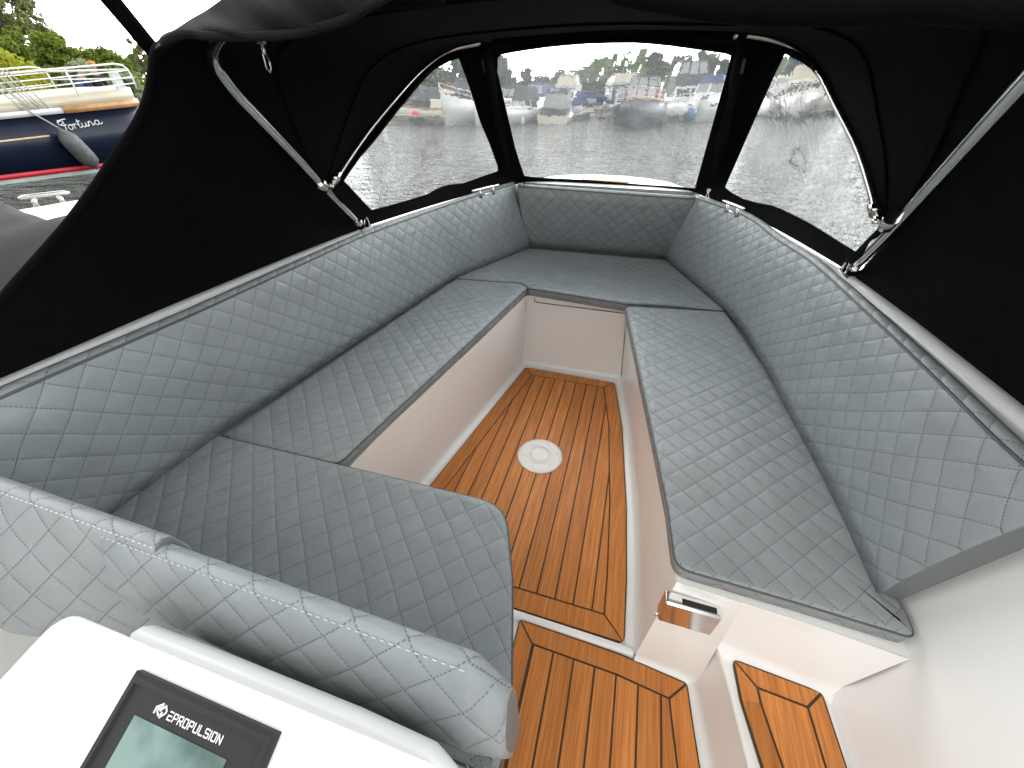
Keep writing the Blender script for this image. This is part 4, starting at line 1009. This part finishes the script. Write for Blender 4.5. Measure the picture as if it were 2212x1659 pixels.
def boat_(name, label, px, py, hd, L_, B, f, hm, deck, tops, sheer=.25, full=.55, rail=None, stern=.9, group='boats moored across the harbour', strake=None, scale=1.0, wl=W, fwd=0):
    p = at(px, py, W); rt_s = .80; rt = tag(empty(name, (p.x, p.y, W), R_(hd)), label, 'boat', group)
    rt.scale = (rt_s,)*3
    if fwd: v_ = Vector((p.x-OX, p.y, 0)).normalized(); rt.location = Vector((p.x, p.y, W))+v_*abs(fwd)*rt_s
    mb = MB(); secs = hull(mb, L_, B, f, sheer, full, stern=stern); mb.build('hull', hm, rt)
    mb = MB(); mb.loft([[s_[0]*.985+Vector((0, 0, .03)), Vector((0, s_[0].y, s_[0].z+.07)), s_[6]*.985+Vector((0, 0, .03))] for s_ in secs], closed=False); mb.build('deck', deck, rt)
    if strake:
        for i_ in (0, 6): mb = MB(); mb.tube([s_[i_] for s_ in secs], .05, 6); mb.build('rubbing_strake', strake, rt)
    for nm, mt, a, b, panes in tops:
        mb = MB(); lo, hi = frust(mb, a, b); o = mb.build(nm, mt, rt, bevel=.04)
        for sd, u0, u1, v0, v1, pn, pm in panes: pane_(lo, hi, sd, u0, u1, v0, v1).build(pn, pm, o)
    if rail:
        y0, y1, h = rail; mb = MB()
        for i_ in (0, 6):
            pts = [s_[i_]*1.0 for s_ in secs if y0 <= s_[i_].y <= y1]
            if len(pts) > 1:
                mb.tube([Vector((q.x*.95, q.y, q.z+h)) for q in pts], .022, 6); mb.tube([Vector((q.x*.95, q.y, q.z+h*.5)) for q in pts], .014, 5)
                for q in pts[::2]: mb.tube([(q.x*.95, q.y, q.z), (q.x*.95, q.y, q.z+h)], .016, 5)
        mb.build('rail', 'rail_white', rt)
    return rt
def three(sd, v0, v1, nm='window', mt='tent_window', n=3, g=.05):
    return [(sd, g+k*(1-g)/n, (k+1)*(1-g)/n, v0, v1, nm, mt) for k in range(n)]
sw = lambda *s_: sum(s_, [])
# middle window, left to right. Headings: 0 bow away from us, 180 bow towards us
boat_('motor_cruiser', 'white cruiser with dark canvas at the left edge of the middle window', 1093, 262, 160, 8.5, 2.7, 1.05, 'hull_white', 'hull_white',
    [('cabin', 'hull_white', (-1.1, 1.1, -2.6, 2.2, 1.1), (-.9, .9, -2.3, 1.2, 1.9), sw(three('bow', .2, .85, 'window', 'boat_glass'), three('port', .25, .8, 'window', 'boat_glass', 4), three('stbd', .25, .8, 'window', 'boat_glass', 4))),
     ('canvas_top', 'canvas_dark', (-1.1, 1.1, -3.8, .4, 1.7), (-.9, .9, -3.5, -.2, 2.75), sw(three('bow', .25, .8), three('stbd', .2, .8, n=4)))], rail=(0, 9, .6))
boat_('motor_cruiser', 'grey cruiser with a slanted clear window in its dark canopy beside the pontoon', 1128, 256, 20, 8, 2.7, .95, 'hull_white', 'hull_white',
    [('cabin', 'hull_white', (-1.1, 1.1, -1.2, 3, .95), (-.9, .9, -.8, 2, 1.7), three('aft', .2, .8, 'window', 'boat_glass')),
     ('canvas_top', 'canvas_dark', (-1.15, 1.15, -3.9, .8, 1.0), (-.95, .95, -2.6, .3, 2.65), sw(three('aft', .35, .85, n=1), three('stbd', .3, .85, n=3)))], fwd=-3)
boat_('motor_cruiser', 'white cruiser with a tall royal blue canopy behind the slanted window boat', 1157, 250, 172, 9.5, 3.0, 1.25, 'hull_white', 'hull_white',
    [('cabin', 'hull_white', (-1.2, 1.2, -3, 2.4, 1.3), (-1, 1, -2.6, 1.4, 2.0), sw(three('bow', .2, .85, 'window', 'boat_glass'), three('stbd', .3, .8, 'window', 'boat_glass', 4))),
     ('canvas_top', 'canvas_blue', (-1.15, 1.15, -4, .6, 2.0), (-1.0, 1.0, -3.7, .2, 3.3), sw(three('bow', .18, .85), three('stbd', .18, .85, n=3)))], rail=(1, 9, .6), fwd=8)
boat_('motor_cruiser', 'white cruiser under a big plain grey cover with its open stern facing us', 1204, 263, 4, 7.8, 2.85, .62, 'hull_cream', 'hull_white',
    [('cover_top', 'canvas_grey', (-1.2, 1.2, -2.75, 1.6, 1.15), (-.98, .98, -1.15, 1.2, 2.35), three('stbd', .25, .85, n=2)),
     ('cover_front', 'canvas_dark', (-1.2, 1.2, -3.84, -2.7, .30), (-1.12, 1.12, -3.60, -2.7, 1.2), []),
     ('canopy_roof', 'canvas_dark', (-1.02, 1.02, -1.25, 1.5, 2.30), (-.9, .9, -.9, 1.3, 2.72), [('aft', .12, .36, .2, .9, 'window', 'tent_window'), ('aft', .40, .60, .2, .9, 'window', 'tent_window')]),
     ('cabin', 'hull_white', (-1.1, 1.1, 1.2, 3.0, .6), (-.9, .9, 1.2, 2.4, 1.7), [])], fwd=-3.8, stern=1.0)
boat_('flybridge_cruiser', 'tall white flybridge cruiser with a beige canvas top behind the grey covered boat', 1222, 247, 180, 12, 3.9, 1.5, 'hull_white', 'hull_white',
    [('cabin', 'hull_white', (-1.6, 1.6, -4, 3, 1.5), (-1.4, 1.4, -3.6, 1.6, 2.8), sw(three('bow', .3, .85, 'window', 'boat_glass'), three('stbd', .35, .8, 'window', 'boat_glass', 5))),
     ('flybridge', 'hull_white', (-1.5, 1.5, -3.4, 1.0, 2.8), (-1.6, 1.6, -3.4, 1.3, 3.5), [('bow', .05, .95, .3, .6, 'stripe', 'canvas_teal')]),
     ('canvas_top', 'canvas_beige', (-1.45, 1.45, -3.2, .8, 3.5), (-1.1, 1.1, -2.8, .2, 4.6), three('bow', .25, .75, 'panel', 'canvas_beige'))], rail=(0, 9, .6), fwd=14)
boat_('covered_dinghy', 'small boat under a bright blue tarpaulin below the pointed green tree', 1266, 247, 90, 6, 2.4, .9, 'hull_white', 'hull_white',
    [('cover', 'canvas_blue', (-1.1, 1.1, -2.8, 2.2, 1.0), (-.3, .3, -2.4, 1.4, 2.75), [])], fwd=8)
boat_('motor_boat', 'small boat with a navy canopy and pale stern above the pontoon', 1278, 250, 2, 6.2, 2.5, .85, 'hull_cream', 'hull_white',
    [('canvas_top', 'canvas_navy', (-1.1, 1.1, -2.2, 1.4, .95), (-.95, .95, -1.7, 1.0, 2.45), [('aft', .22, .78, .52, .9, 'window', 'tent_window'), *three('port', .3, .8, n=2)]),
     ('cabin', 'hull_white', (-1, 1, 1.2, 2.4, .9), (-.8, .8, 1.2, 2.0, 1.6), [])], fwd=-2)
boat_('flybridge_cruiser', 'cream cruiser with navy side curtains and a beige covered flybridge beside the barge', 1332, 252, 14, 10.0, 3.3, 1.1, 'hull_cream', 'hull_white',
    [('canvas_side', 'canvas_navy', (-1.6, 1.6, -4.6, -.8, 1.2), (-1.35, 1.35, -3.4, -.6, 3.05), sw(three('aft', .18, .9, n=2, g=.08), three('port', .18, .9, n=3, g=.07), three('stbd', .18, .9, n=3, g=.07))),
     ('cabin', 'hull_white', (-1.5, 1.5, -.8, 3.4, 1.2), (-1.3, 1.3, -.8, 2.4, 2.9), three('port', .45, .85, 'window', 'boat_glass', 4)),
     ('flybridge', 'hull_white', (-1.45, 1.45, -3.6, 1.6, 3.05), (-1.55, 1.55, -3.7, 1.9, 3.45), []),
     ('canvas_top', 'canvas_beige', (-1.45, 1.45, -3.4, 1.4, 3.45), (-1.0, 1.0, -2.8, .8, 4.15), [])], fwd=-5)
bg_ = boat_('barge', 'dark navy barge with a red and clear canopy and its blunt bow towards us', 1378, 274, 176, 11, 3.9, 1.62, 'hull_black', 'hull_cream',
    [('coachroof', 'hull_cream', (-1.3, 1.3, -2, 3.0, 1.6), (-1.1, 1.1, -1.6, 2.2, 2.05), []),
     ('wheelhouse', 'canvas_red', (-1.4, 1.4, -3.2, 1.9, 1.8), (-1.3, 1.3, -3.0, 1.6, 2.65), sw(three('bow', .22, .98, n=3, g=.08), three('stbd', .22, .95, n=3))),
     ('canvas_top', 'canvas_dark', (-1.31, 1.31, -3.0, 1.6, 2.65), (-.95, .95, -2.6, .9, 3.45), sw(three('bow', .08, .86, n=3, g=.05), three('stbd', .1, .85, n=3)))], sheer=.42, full=.72, rail=(1.5, 9, .65), strake='varnish', stern=1, fwd=5.4)
boat_('flybridge_cruiser', 'big cruiser with a black canvas flybridge enclosure towering behind the white cruiser', 1474, 252, 188, 11.5, 3.8, 1.4, 'hull_white', 'hull_white',
    [('cabin', 'hull_white', (-1.7, 1.7, -4, 2.6, 1.6), (-1.5, 1.5, -3.6, 1.2, 2.9), sw(three('bow', .25, .85, 'window', 'boat_glass', 2), three('stbd', .3, .8, 'window', 'boat_glass', 5))),
     ('flybridge', 'canvas_dark', (-1.6, 1.6, -3.4, 1.0, 2.4), (-1.65, 1.65, -3.4, 1.0, 3.8), []),
     ('canvas_top', 'canvas_dark', (-1.65, 1.65, -3.4, 1.0, 3.8), (-1.25, 1.25, -3.0, .4, 5.15), sw(three('bow', .1, .84, n=3, g=.06), three('port', .1, .84, n=3), three('stbd', .1, .84, n=3)))], rail=(0, 9, .65), fwd=1)
boat_('motor_cruiser', 'white cruiser with a blue bimini and raked windscreen at the right of the middle window', 1519, 258, 168, 9.8, 3.5, 1.45, 'hull_grey', 'hull_white',
    [('foredeck', 'hull_white', (-1.45, 1.45, -2.5, 3.9, 1.45), (-1.2, 1.2, -2.5, .9, 2.25), [('bow', .38, .62, .35, .75, 'hatch', 'boat_glass')]),
     ('windscreen', 'hull_white', (-1.4, 1.4, -3.4, 1.0, 2.2), (-1.2, 1.2, -3.2, -.1, 3.15), sw(three('bow', .12, .9, n=2, g=.07, mt='tent_window'), three('stbd', .15, .9, mt='boat_glass', n=2))),
     ('canvas_top', 'canvas_blue', (-1.3, 1.3, -3.6, .15, 3.1), (-.85, .85, -3.2, -.5, 3.75), [])], rail=(.5, 9, .62), fwd=4)
# starboard window
boat_('motor_cruiser', 'white cruiser with a dark side window at the left of the starboard window', 1668, 247, 168, 11, 3.7, 1.6, 'hull_white', 'hull_white',
    [('cabin', 'hull_white', (-1.6, 1.6, -3.6, 3, 1.6), (-1.35, 1.35, -3.2, 1.4, 2.8), sw(three('bow', .3, .8, 'window', 'boat_glass', 2), three('stbd', .3, .75, 'window', 'boat_glass', 3))),
     ('flybridge', 'hull_white', (-1.3, 1.3, -3, .8, 2.8), (-1.2, 1.2, -2.6, .4, 3.9), [('bow', .1, .9, .3, .7, 'window', 'tent_window')])], rail=(0, 9, .65), fwd=4)
boat_('flybridge_cruiser', 'large cream cruiser with a blue canvas flybridge in the starboard window', 1722, 249, 165, 13, 4.2, 1.9, 'hull_white', 'hull_white',
    [('cabin', 'hull_cream', (-1.8, 1.8, -4.4, 3.2, 1.9), (-1.6, 1.6, -4, 1.6, 3.3), sw(three('bow', .3, .75, 'window', 'boat_glass', 3), three('stbd', .25, .7, 'window', 'boat_glass', 4))),
     ('flybridge', 'hull_cream', (-1.6, 1.6, -3.8, 1.2, 3.3), (-1.65, 1.65, -3.6, 1.2, 4.6), []),
     ('canvas_top', 'canvas_blue', (-1.6, 1.6, -3.4, 1.0, 4.6), (-1.2, 1.2, -2.8, .2, 6.2), sw(three('bow', .25, .85, n=2, g=.1), three('stbd', .2, .85, n=3)))], rail=(0, 9, .7), fwd=4)
boat_('motor_cruiser', 'white cruiser with navy canvas partly hidden at the right edge of the starboard window', 1775, 250, 170, 10.5, 3.6, 1.5, 'hull_white', 'hull_white',
    [('cabin', 'hull_white', (-1.5, 1.5, -3.6, 2.8, 1.5), (-1.3, 1.3, -3.2, 1.2, 2.5), sw(three('bow', .25, .85, 'window', 'boat_glass', 3), three('stbd', .25, .8, 'window', 'boat_glass', 3))),
     ('canvas_top', 'canvas_navy', (-1.4, 1.4, -3.6, .6, 2.5), (-1.1, 1.1, -3.2, .1, 3.7), sw(three('bow', .2, .85), three('stbd', .2, .85)))], rail=(0, 9, .65), fwd=4)
# port window
boat_('motor_cruiser', 'cream cruiser lying sideways under a dark blue grey cover in the port window', 912, 258, 80, 9.5, 3.0, 1.05, 'hull_cream', 'hull_white',
    [('canvas_top', 'canvas_dark', (-1.3, 1.3, -1.8, 2.0, 1.1), (-1.0, 1.0, -1.3, 1.5, 2.55), sw(three('stbd', .3, .85, 'window', 'boat_glass', 2), three('port', .3, .85, 'window', 'boat_glass', 2))),
     ('cabin', 'hull_white', (-1.3, 1.3, 2.0, 4.0, 1.1), (-1.05, 1.05, 2.0, 3.2, 2.0), three('stbd', .3, .8, 'window', 'boat_glass', 2)),
     ('cabin', 'hull_cream', (-1.3, 1.3, -4.4, -1.8, 1.1), (-1.1, 1.1, -4.0, -1.8, 1.7), [])], strake='varnish', rail=(2, 9, .5))
boat_('motor_cruiser', 'cream cabin cruiser with a red marked side behind the dark covered cruiser', 948, 250, 100, 8.5, 2.9, 1.2, 'hull_white', 'hull_cream',
    [('cabin', 'hull_cream', (-1.3, 1.3, -3.0, 2.4, 1.2), (-1.0, 1.0, -2.5, 1.6, 2.4), three('port', .3, .8, 'window', 'boat_glass', 4)),
     ('canvas_top', 'canvas_red', (-1.0, 1.0, -2.6, -.9, 1.3), (-.9, .9, -2.4, -1.2, 3.1), [])], fwd=-2)
boat_('tug_boat', 'white bowed boat with a dark wheelhouse at the right of the port window', 1011, 267, 172, 8.5, 2.7, 1.55, 'hull_white', 'hull_white',
    [('wheelhouse', 'canvas_dark', (-1.0, 1.0, -2.2, .9, 1.6), (-.9, .9, -2.0, .6, 3.2), three('bow', .45, .85, 'window', 'boat_glass', 3))], sheer=.6, full=.6, rail=(1, 9, .6), fwd=4)
# reflections and clutter: pontoons, buoy, fenders
def pontoon(label, a, b, w, z=.42):
    a, b = at(*a, W), at(*b, W); d = (b-a); L_ = d.length; rt = tag(empty('pontoon', ((a.x+b.x)/2, (a.y+b.y)/2, W), math.atan2(d.y, d.x)), label, 'pontoon', 'pontoons')
    mb = MB(); mb.box((0, 0, z), (L_, w, .10)); mb.build('deck', 'pontoon_wood', rt)
    n = int(L_/2.4)
    for k in range(n+1): mb = MB(); mb.box((-L_/2+.3+k*(L_-.6)/max(n, 1), 0, .12), (1.0, w*.92, .46)); mb.build('float', 'pontoon_dark', rt)
pontoon('grey timber pontoon in front of the grey covered boat and the barge', (1095, 258), (1330, 255), 1.4)
pontoon('dark timber pontoon below the covered cruisers in the port window', (790, 268), (1000, 262), 1.3)
pontoon('long dark timber pontoon below the white cruisers in the starboard window', (1590, 246), (1880, 256), 1.6)
pontoon('low timber pontoon between the barge and the white cruiser', (1440, 257), (1510, 256), 1.2)
def fender(label, p, r, L_, m, tilt=(0, 0, 1), up=None, group='fenders'):
    mb = MB(); mb.lathe((0, 0, 0), [(.02, -L_*.56), (.035, -L_*.52), (r*.55, -L_*.45), (r*.9, -L_*.36), (r, -L_*.2), (r, L_*.15), (r*.92, L_*.32), (r*.6, L_*.43), (.04, L_*.52), (.03, L_*.58)], 20, axis=tilt)
    o = mb.build('fender', m, loc=p); tag(o, label, 'fender', group)
    if up is not None:
        t_ = Vector(tilt).normalized()*L_*.57; mb = MB(); mb.tube([t_, Vector(up)-Vector(p)], .016, 6); mb.build('rope', 'rope_fibre', o)
    return o
mb = MB(); c = at(893, 262, W); mb.lathe((0, 0, .28), [(.03, -.42), (.30, -.3), (.42, 0), (.30, .3), (.03, .42)], 18); tag(mb.build('buoy', 'buoy_red', loc=c), 'bright red round buoy hanging on the pontoon in the port window', 'buoy')
mb = MB(); c = at(1490, 262, W); mb.lathe((0, 0, .55), [(.03, -.5), (.32, -.35), (.45, 0), (.32, .35), (.03, .5)], 18); tag(mb.build('buoy', 'fender_blue', loc=c), 'round blue buoy between the barge and the white cruiser', 'buoy')
c = at(1124, 262, W); fender('white fender floating at the end of the pontoon beside the grey covered boat', (c.x, c.y, W+.35), .22, .95, 'fender_white', (-.35, 0, 1))

# ------------------------------------------------------------------ the dark blue boat on the left
hd = math.atan2(.168, 1.79)
fo = tag(empty('cabin_boat', (-15.8, 6.23, W), -hd), 'dark blue steel boat with cream bulwark, white rails and its name in script', 'boat')
fo.scale = (1.175,)*3
mb = MB(); XS = 1.75
def fsec(y, prof_):
    e = max(0, (y-2.45)/1.08); k = (1-min(1, e)**3.2)**.5 if e > 0 else 1; k = max(k, .42)
    return [Vector((x*k, y-min(1, e)*.42*max(0, 1-z/1.12) if z < 1.12 else y, z)) for x, z in prof_]
ys = [-9, -6, -3, -1, 0, 1, 1.6, 2.0, 2.3, 2.6, 2.85, 3.05, 3.2, 3.32, 3.4, 3.44, 3.46]
sheer = lambda y: 1.0+.066*y if y > -3 else .80
def strip(z0f, z1f, out, mat, nm, ya=None):
    mb = MB(); secs = []
    for y in (ya or ys):
        a, b = z0f(y), z1f(y); p = [(XS+out, a), (XS+out, b)]; r = fsec(y, p); l = [Vector((-v.x, v.y, v.z)) for v in r]
        secs.append([r[0], r[1], l[1], l[0]])
    mb.loft(secs, smooth=True); return mb.build(nm, mat, fo)
strip(lambda y: -.3, lambda y: .075, -.012, 'boot_grey', 'boot_top')
strip(lambda y: .07, lambda y: .165, -.004, 'antifoul_red', 'red_band')
strip(lambda y: .16, lambda y: sheer(y), 0, 'hull_navy', 'hull')
strip(lambda y: sheer(y)-.01, lambda y: sheer(y)+.085, .055, 'hull_white', 'rubbing_strake', [y for y in ys if y < 1.7])
strip(lambda y: sheer(y)-.02, lambda y: sheer(y)+.10, .075, 'varnish', 'timber_strake', [1.55]+[y for y in ys if y > 1.6])
strip(lambda y: sheer(y)+.09, lambda y: sheer(y)+.16+.05*max(0, y-.3), -.02, 'cream_paint', 'bulwark')
mb = MB(); secs = [fsec(y, [(XS+.008, .66+.05*y), (XS+.008, .685+.05*y)]) for y in (-9, -4, 0, 1.1)]; mb.loft(secs, closed=False); mb.build('gold_line', 'gold', fo)
mb = MB(); mb.box((XS*.45, 3.50, .55), (.10, .14, 1.15)); mb.build('stem_post', 'hull_white', fo, bevel=.03)
mb = MB(); mb.box((0, -4.5, sheer(0)+.12), (3.3, 11, .05)); mb.build('deck', 'hull_cream', fo)
mb = MB(); lo, hi = frust(mb, (-1.3, 1.3, -7, .35, 1.15), (-1.1, 1.1, -6.6, -.3, 1.62)); o = mb.build('cabin', 'hull_white', fo, bevel=.04)
pane_(lo, hi, 'stbd', .05, .95, .25, .75).build('window', 'boat_glass', o); pane_(lo, hi, 'bow', .1, .9, .2, .8).build('hatch', 'canvas_beige', o)
rz = lambda y: sheer(y)+.16+.05*max(0, y-.3)
RX = XS-.06
def rl_(f, x=RX, y1=2.95): return [(x, y, rz(y)+f) for y in (-8, -4, -1, 1, y1)]
for sx in (1, -1):
    mb = MB()
    mb.tube([(sx*x, y, z) for x, y, z in rl_(.45)]+[(sx*RX*.99, 3.12, rz(3)+.43), (sx*RX*.98, 3.20, rz(3)+.36), (sx*RX*.98, 3.22, rz(3)+.25), (sx*RX*.97, 3.22, rz(3))], .018, 8)
    for f in (.32, .20, .09): mb.tube([(sx*x, y, z) for x, y, z in rl_(f, y1=3.2)], .0105, 6)
    for y in (-4, -2, 0, 2.0): mb.tube([(sx*RX, y, rz(y)), (sx*RX, y, rz(y)+.45)], .018, 6)
    mb.build('rail', 'rail_white', fo)
mb = MB(); mb.tube([(-RX*.97, 3.2, rz(3)+.36), (RX*.97, 3.2, rz(3)+.36)], .02, 6); mb.tube([(-RX*.97, 3.2, rz(3)+.2), (RX*.97, 3.2, rz(3)+.2)], .014, 6); mb.build('rail', 'rail_white', fo)
mb = MB(); mb.box((RX-.16, 2.95, rz(2.8)+.16), (.10, .18, .34)); mb.build('bollard', 'hull_white', fo, bevel=.02)
# name in script: strokes bent on to the hull side
SC = [[(.30, 1.02), (.12, 1.12), (.02, .98), (.06, .80), (.20, .78), (.28, .92)], [(.02, .95), (.30, 1.12), (.62, 1.14)], [(.38, 1.06), (.34, .60), (.26, .22), (.14, .18)], [(.18, .70), (.48, .74)],
      [(.66, .72), (.54, .60), (.54, .44), (.66, .36), (.78, .46), (.78, .62), (.66, .72), (.84, .66)], [(.84, .66), (.92, .70), (.92, .36)], [(.92, .58), (1.02, .70), (1.12, .68)],
      [(1.12, .62), (1.26, .66), (1.26, 1.0)], [(1.26, 1.0), (1.24, .46), (1.34, .38), (1.46, .52)], [(1.14, .84), (1.42, .86)], [(1.46, .70), (1.46, .46), (1.56, .38), (1.68, .48), (1.72, .70)], [(1.72, .70), (1.72, .44), (1.82, .40), (1.90, .60)],
      [(1.90, .72), (1.90, .38)], [(1.90, .58), (2.02, .72), (2.12, .64), (2.12, .44), (2.22, .42), (2.30, .56)], [(2.62, .66), (2.48, .72), (2.36, .60), (2.38, .44), (2.50, .38), (2.62, .50), (2.64, .72)], [(2.64, .72), (2.62, .46), (2.72, .38), (2.86, .52)]]
mb = MB()
for st in SC:
    mb.tube([(XS+.012, 1.34+q.x*.275, .70+q.y*.24+q.x*.03) for q in spline([(*p, 0) for p in st], 4)], .0085, 5)
mb.build('name_lettering', 'rail_white', fo)
# fender, ropes and net over the rail
M3 = Matrix.Rotation(-hd, 4, 'Z'); fw = lambda x, y, z: M3@Vector((x, y, z))*1.175+Vector((-15.8, 6.23, W))
fender('grey sausage fender hanging beside the name on the dark blue boat', fw(XS+.20, 1.36, .47), .20, .86, 'fender_grey', (.02, -.36, 1), fw(XS+.03, .95, 1.20), group=None)
nt = MB(); rnd = random.Random(5)
for k in range(7):
    y = .62+k*.075+rnd.uniform(-.02, .02); nt.tube([(RX+.03, y, rz(1)+.52), (RX+.05, y+.10+rnd.uniform(0, .05), rz(1)+.25), (RX+.07, y+.22+rnd.uniform(0, .08), rz(1)-.02), (RX+.09, y+.34, rz(1)-.16)], .012, 5)
for v in nt.bm.verts: v.co = fw(*v.co)
tag(nt.build('mooring_rope', 'rope_fibre'), 'grey ropes draped over the rail of the dark blue boat', 'rope')

# ------------------------------------------------------------------ people on the bank behind the rails
plain('skin', (.42, .25, .17), .6); plain('cloth_blue', (.03, .055, .19), .8); plain('cloth_dark', (.022, .016, .022), .85); plain('hair_dark', (.02, .015, .012), .7); plain('hair_ginger', (.42, .15, .045), .7); plain('jeans', (.03, .04, .075), .85)
def skinned(name, pts, edges, rad, m, parent=None, loc=None):
    me = bpy.data.meshes.new(name); me.from_pydata(pts, edges, []); o = bpy.data.objects.new(name, me); col.objects.link(o); me.materials.append(M[m])
    md = o.modifiers.new('skin', 'SKIN'); md.use_smooth_shade = True
    for v, r in zip(me.skin_vertices[0].data, rad): v.radius = (r, r*.8) if isinstance(r, float) else r
    me.skin_vertices[0].data[0].use_root = True
    s_ = o.modifiers.new('sub', 'SUBSURF'); s_.levels = s_.render_levels = 2
    if parent: o.parent = parent
    if loc: o.location = loc
    return o
def person(label, loc, rz_, lean, coat, hairm):
    ln = lambda y, z: (0, math.sin(lean)*(z-.95)+y, .95+math.cos(lean)*(z-.95))
    J = lambda x, y, z: (x, ln(y, z)[1], ln(y, z)[2]) if z > .95 else (x, y, z)
    pts = [(0, 0, .95), J(0, 0, 1.12), J(0, 0, 1.32), J(0, .01, 1.46), J(0, .03, 1.55), J(0, .05, 1.66), J(0, .04, 1.74),
           J(.17, 0, 1.40), (J(.24, .06, 1.14)), (J(.20, .26, 1.02)), J(.19, .33, 1.01), J(-.17, 0, 1.40), J(-.24, .06, 1.14), J(-.20, .26, 1.02), J(-.19, .33, 1.01),
           (.10, 0, .88), (.11, .02, .50), (.12, -.02, .08), (.12, .12, .04), (-.10, 0, .88), (-.11, .02, .50), (-.12, -.02, .08), (-.12, .12, .04)]
    ed = [(0, 1), (1, 2), (2, 3), (3, 4), (4, 5), (5, 6), (3, 7), (7, 8), (8, 9), (9, 10), (3, 11), (11, 12), (12, 13), (13, 14), (0, 15), (15, 16), (16, 17), (17, 18), (0, 19), (19, 20), (20, 21), (21, 22)]
    rad = [.13, .125, .14, .10, .055, .095, .08, .065, .045, .035, .04, .065, .045, .035, .04, .085, .06, .04, .035, .085, .06, .04, .035]
    b = skinned('person', pts, ed, rad, 'skin', loc=loc); b.rotation_euler = (0, 0, rz_); tag(b, label, 'person', 'people on the left bank')
    skinned('jacket', pts[:4]+[pts[7], pts[8], pts[9], pts[11], pts[12], pts[13]], [(0, 1), (1, 2), (2, 3), (3, 4), (4, 5), (5, 6), (3, 7), (7, 8), (8, 9)], [.15, .15, .165, .11, .085, .065, .05, .085, .065, .05], coat, b)
    skinned('trousers', [pts[0], *pts[15:18], *pts[19:22]], [(0, 1), (1, 2), (2, 3), (0, 4), (4, 5), (5, 6)], [.15, .105, .08, .06, .105, .08, .06], 'jeans', b)
    hm = MB(); c = Vector(J(0, .03, 1.70)); hm.lathe(c, [(.005, -.02), (.085, -.01), (.095, .03), (.075, .08), (.03, .105), (.003, .11)], 14); hm.build('hair', hairm, b)
    return b
c = far(157, 146, 21.0); person('person with dark hair in a blue jacket on the bank behind the rails', (c.x, c.y, c.z-1.72), R_(-60), .15, 'cloth_blue', 'hair_dark')
c = far(186, 142, 21.0); person('person with ginger hair in dark clothes leaning forward on the bank behind the rails', (c.x, c.y, c.z-1.62), R_(-95), .42, 'cloth_dark', 'hair_ginger')

# ------------------------------------------------------------------ the boat moored beside ours, under a grey cover
nb = tag(empty('covered_boat', (-2.74, -.9, W)), 'white boat under a dark grey cover moored close on our port side', 'boat')
mb = MB(); secs = hull(mb, 6.4, 1.9, 1.05, .10, .60, ns=20); mb.build('hull', 'hull_white', nb)
mb = MB(); mb.loft([[s_[0]*.99+Vector((0, 0, .02)), Vector((s_[0].x*.5, s_[0].y, s_[0].z+.05)), Vector((s_[6].x*.5, s_[6].y, s_[6].z+.05)), s_[6]*.99+Vector((0, 0, .02))] for s_ in secs], closed=False); mb.build('deck', 'hull_white', nb)
mb = MB(); secs2 = []
for k in range(81):
    y = -3.0+k*5.16/80; s_ = (y+3.2)/6.4; w = .95*(1 if s_ < .60 else (1-((s_-.60)/.40)**2.2)) + .03; row = []
    for j in range(19):
        q = -1+j/9; z = 1.15+.075*(1-q*q)+.11*(.5+.5*math.cos(y*1.2))*(1-q*q)-(.30*max(0, abs(q)-.86)/.14)
        row.append(Vector((q*w*1.01, y, z+.026*math.sin(q*8.5+y*.8)+.012*math.sin(q*17-y*1.7)+.008*math.sin(y*7)-(.06 if k == 80 else 0))))
    secs2.append(row)
mb.loft(secs2, closed=False)
plain('cover_grey', (.026, .0265, .027), .8, var=.15, scale=3); M['cover_grey'].node_tree.nodes['Principled BSDF'].inputs['Specular IOR Level'].default_value = .2; mb.build('cover', 'cover_grey', nb)
mb = MB(); c = Vector((-.52, 2.53, 1.125))
mb.tube([c+Vector((-.05, -.10, .055)), c+Vector((-.04, -.08, .06)), c+Vector((.04, .08, .06)), c+Vector((.05, .10, .055))], [.008, .014, .014, .008], 8)
for dy in (-.045, .045): mb.tube([c+Vector((dy*.5, dy, .06)), c+Vector((dy*.6, dy*1.25, 0))], [.011, .02], 8)
mb.build('cleat', 'stainless', nb)
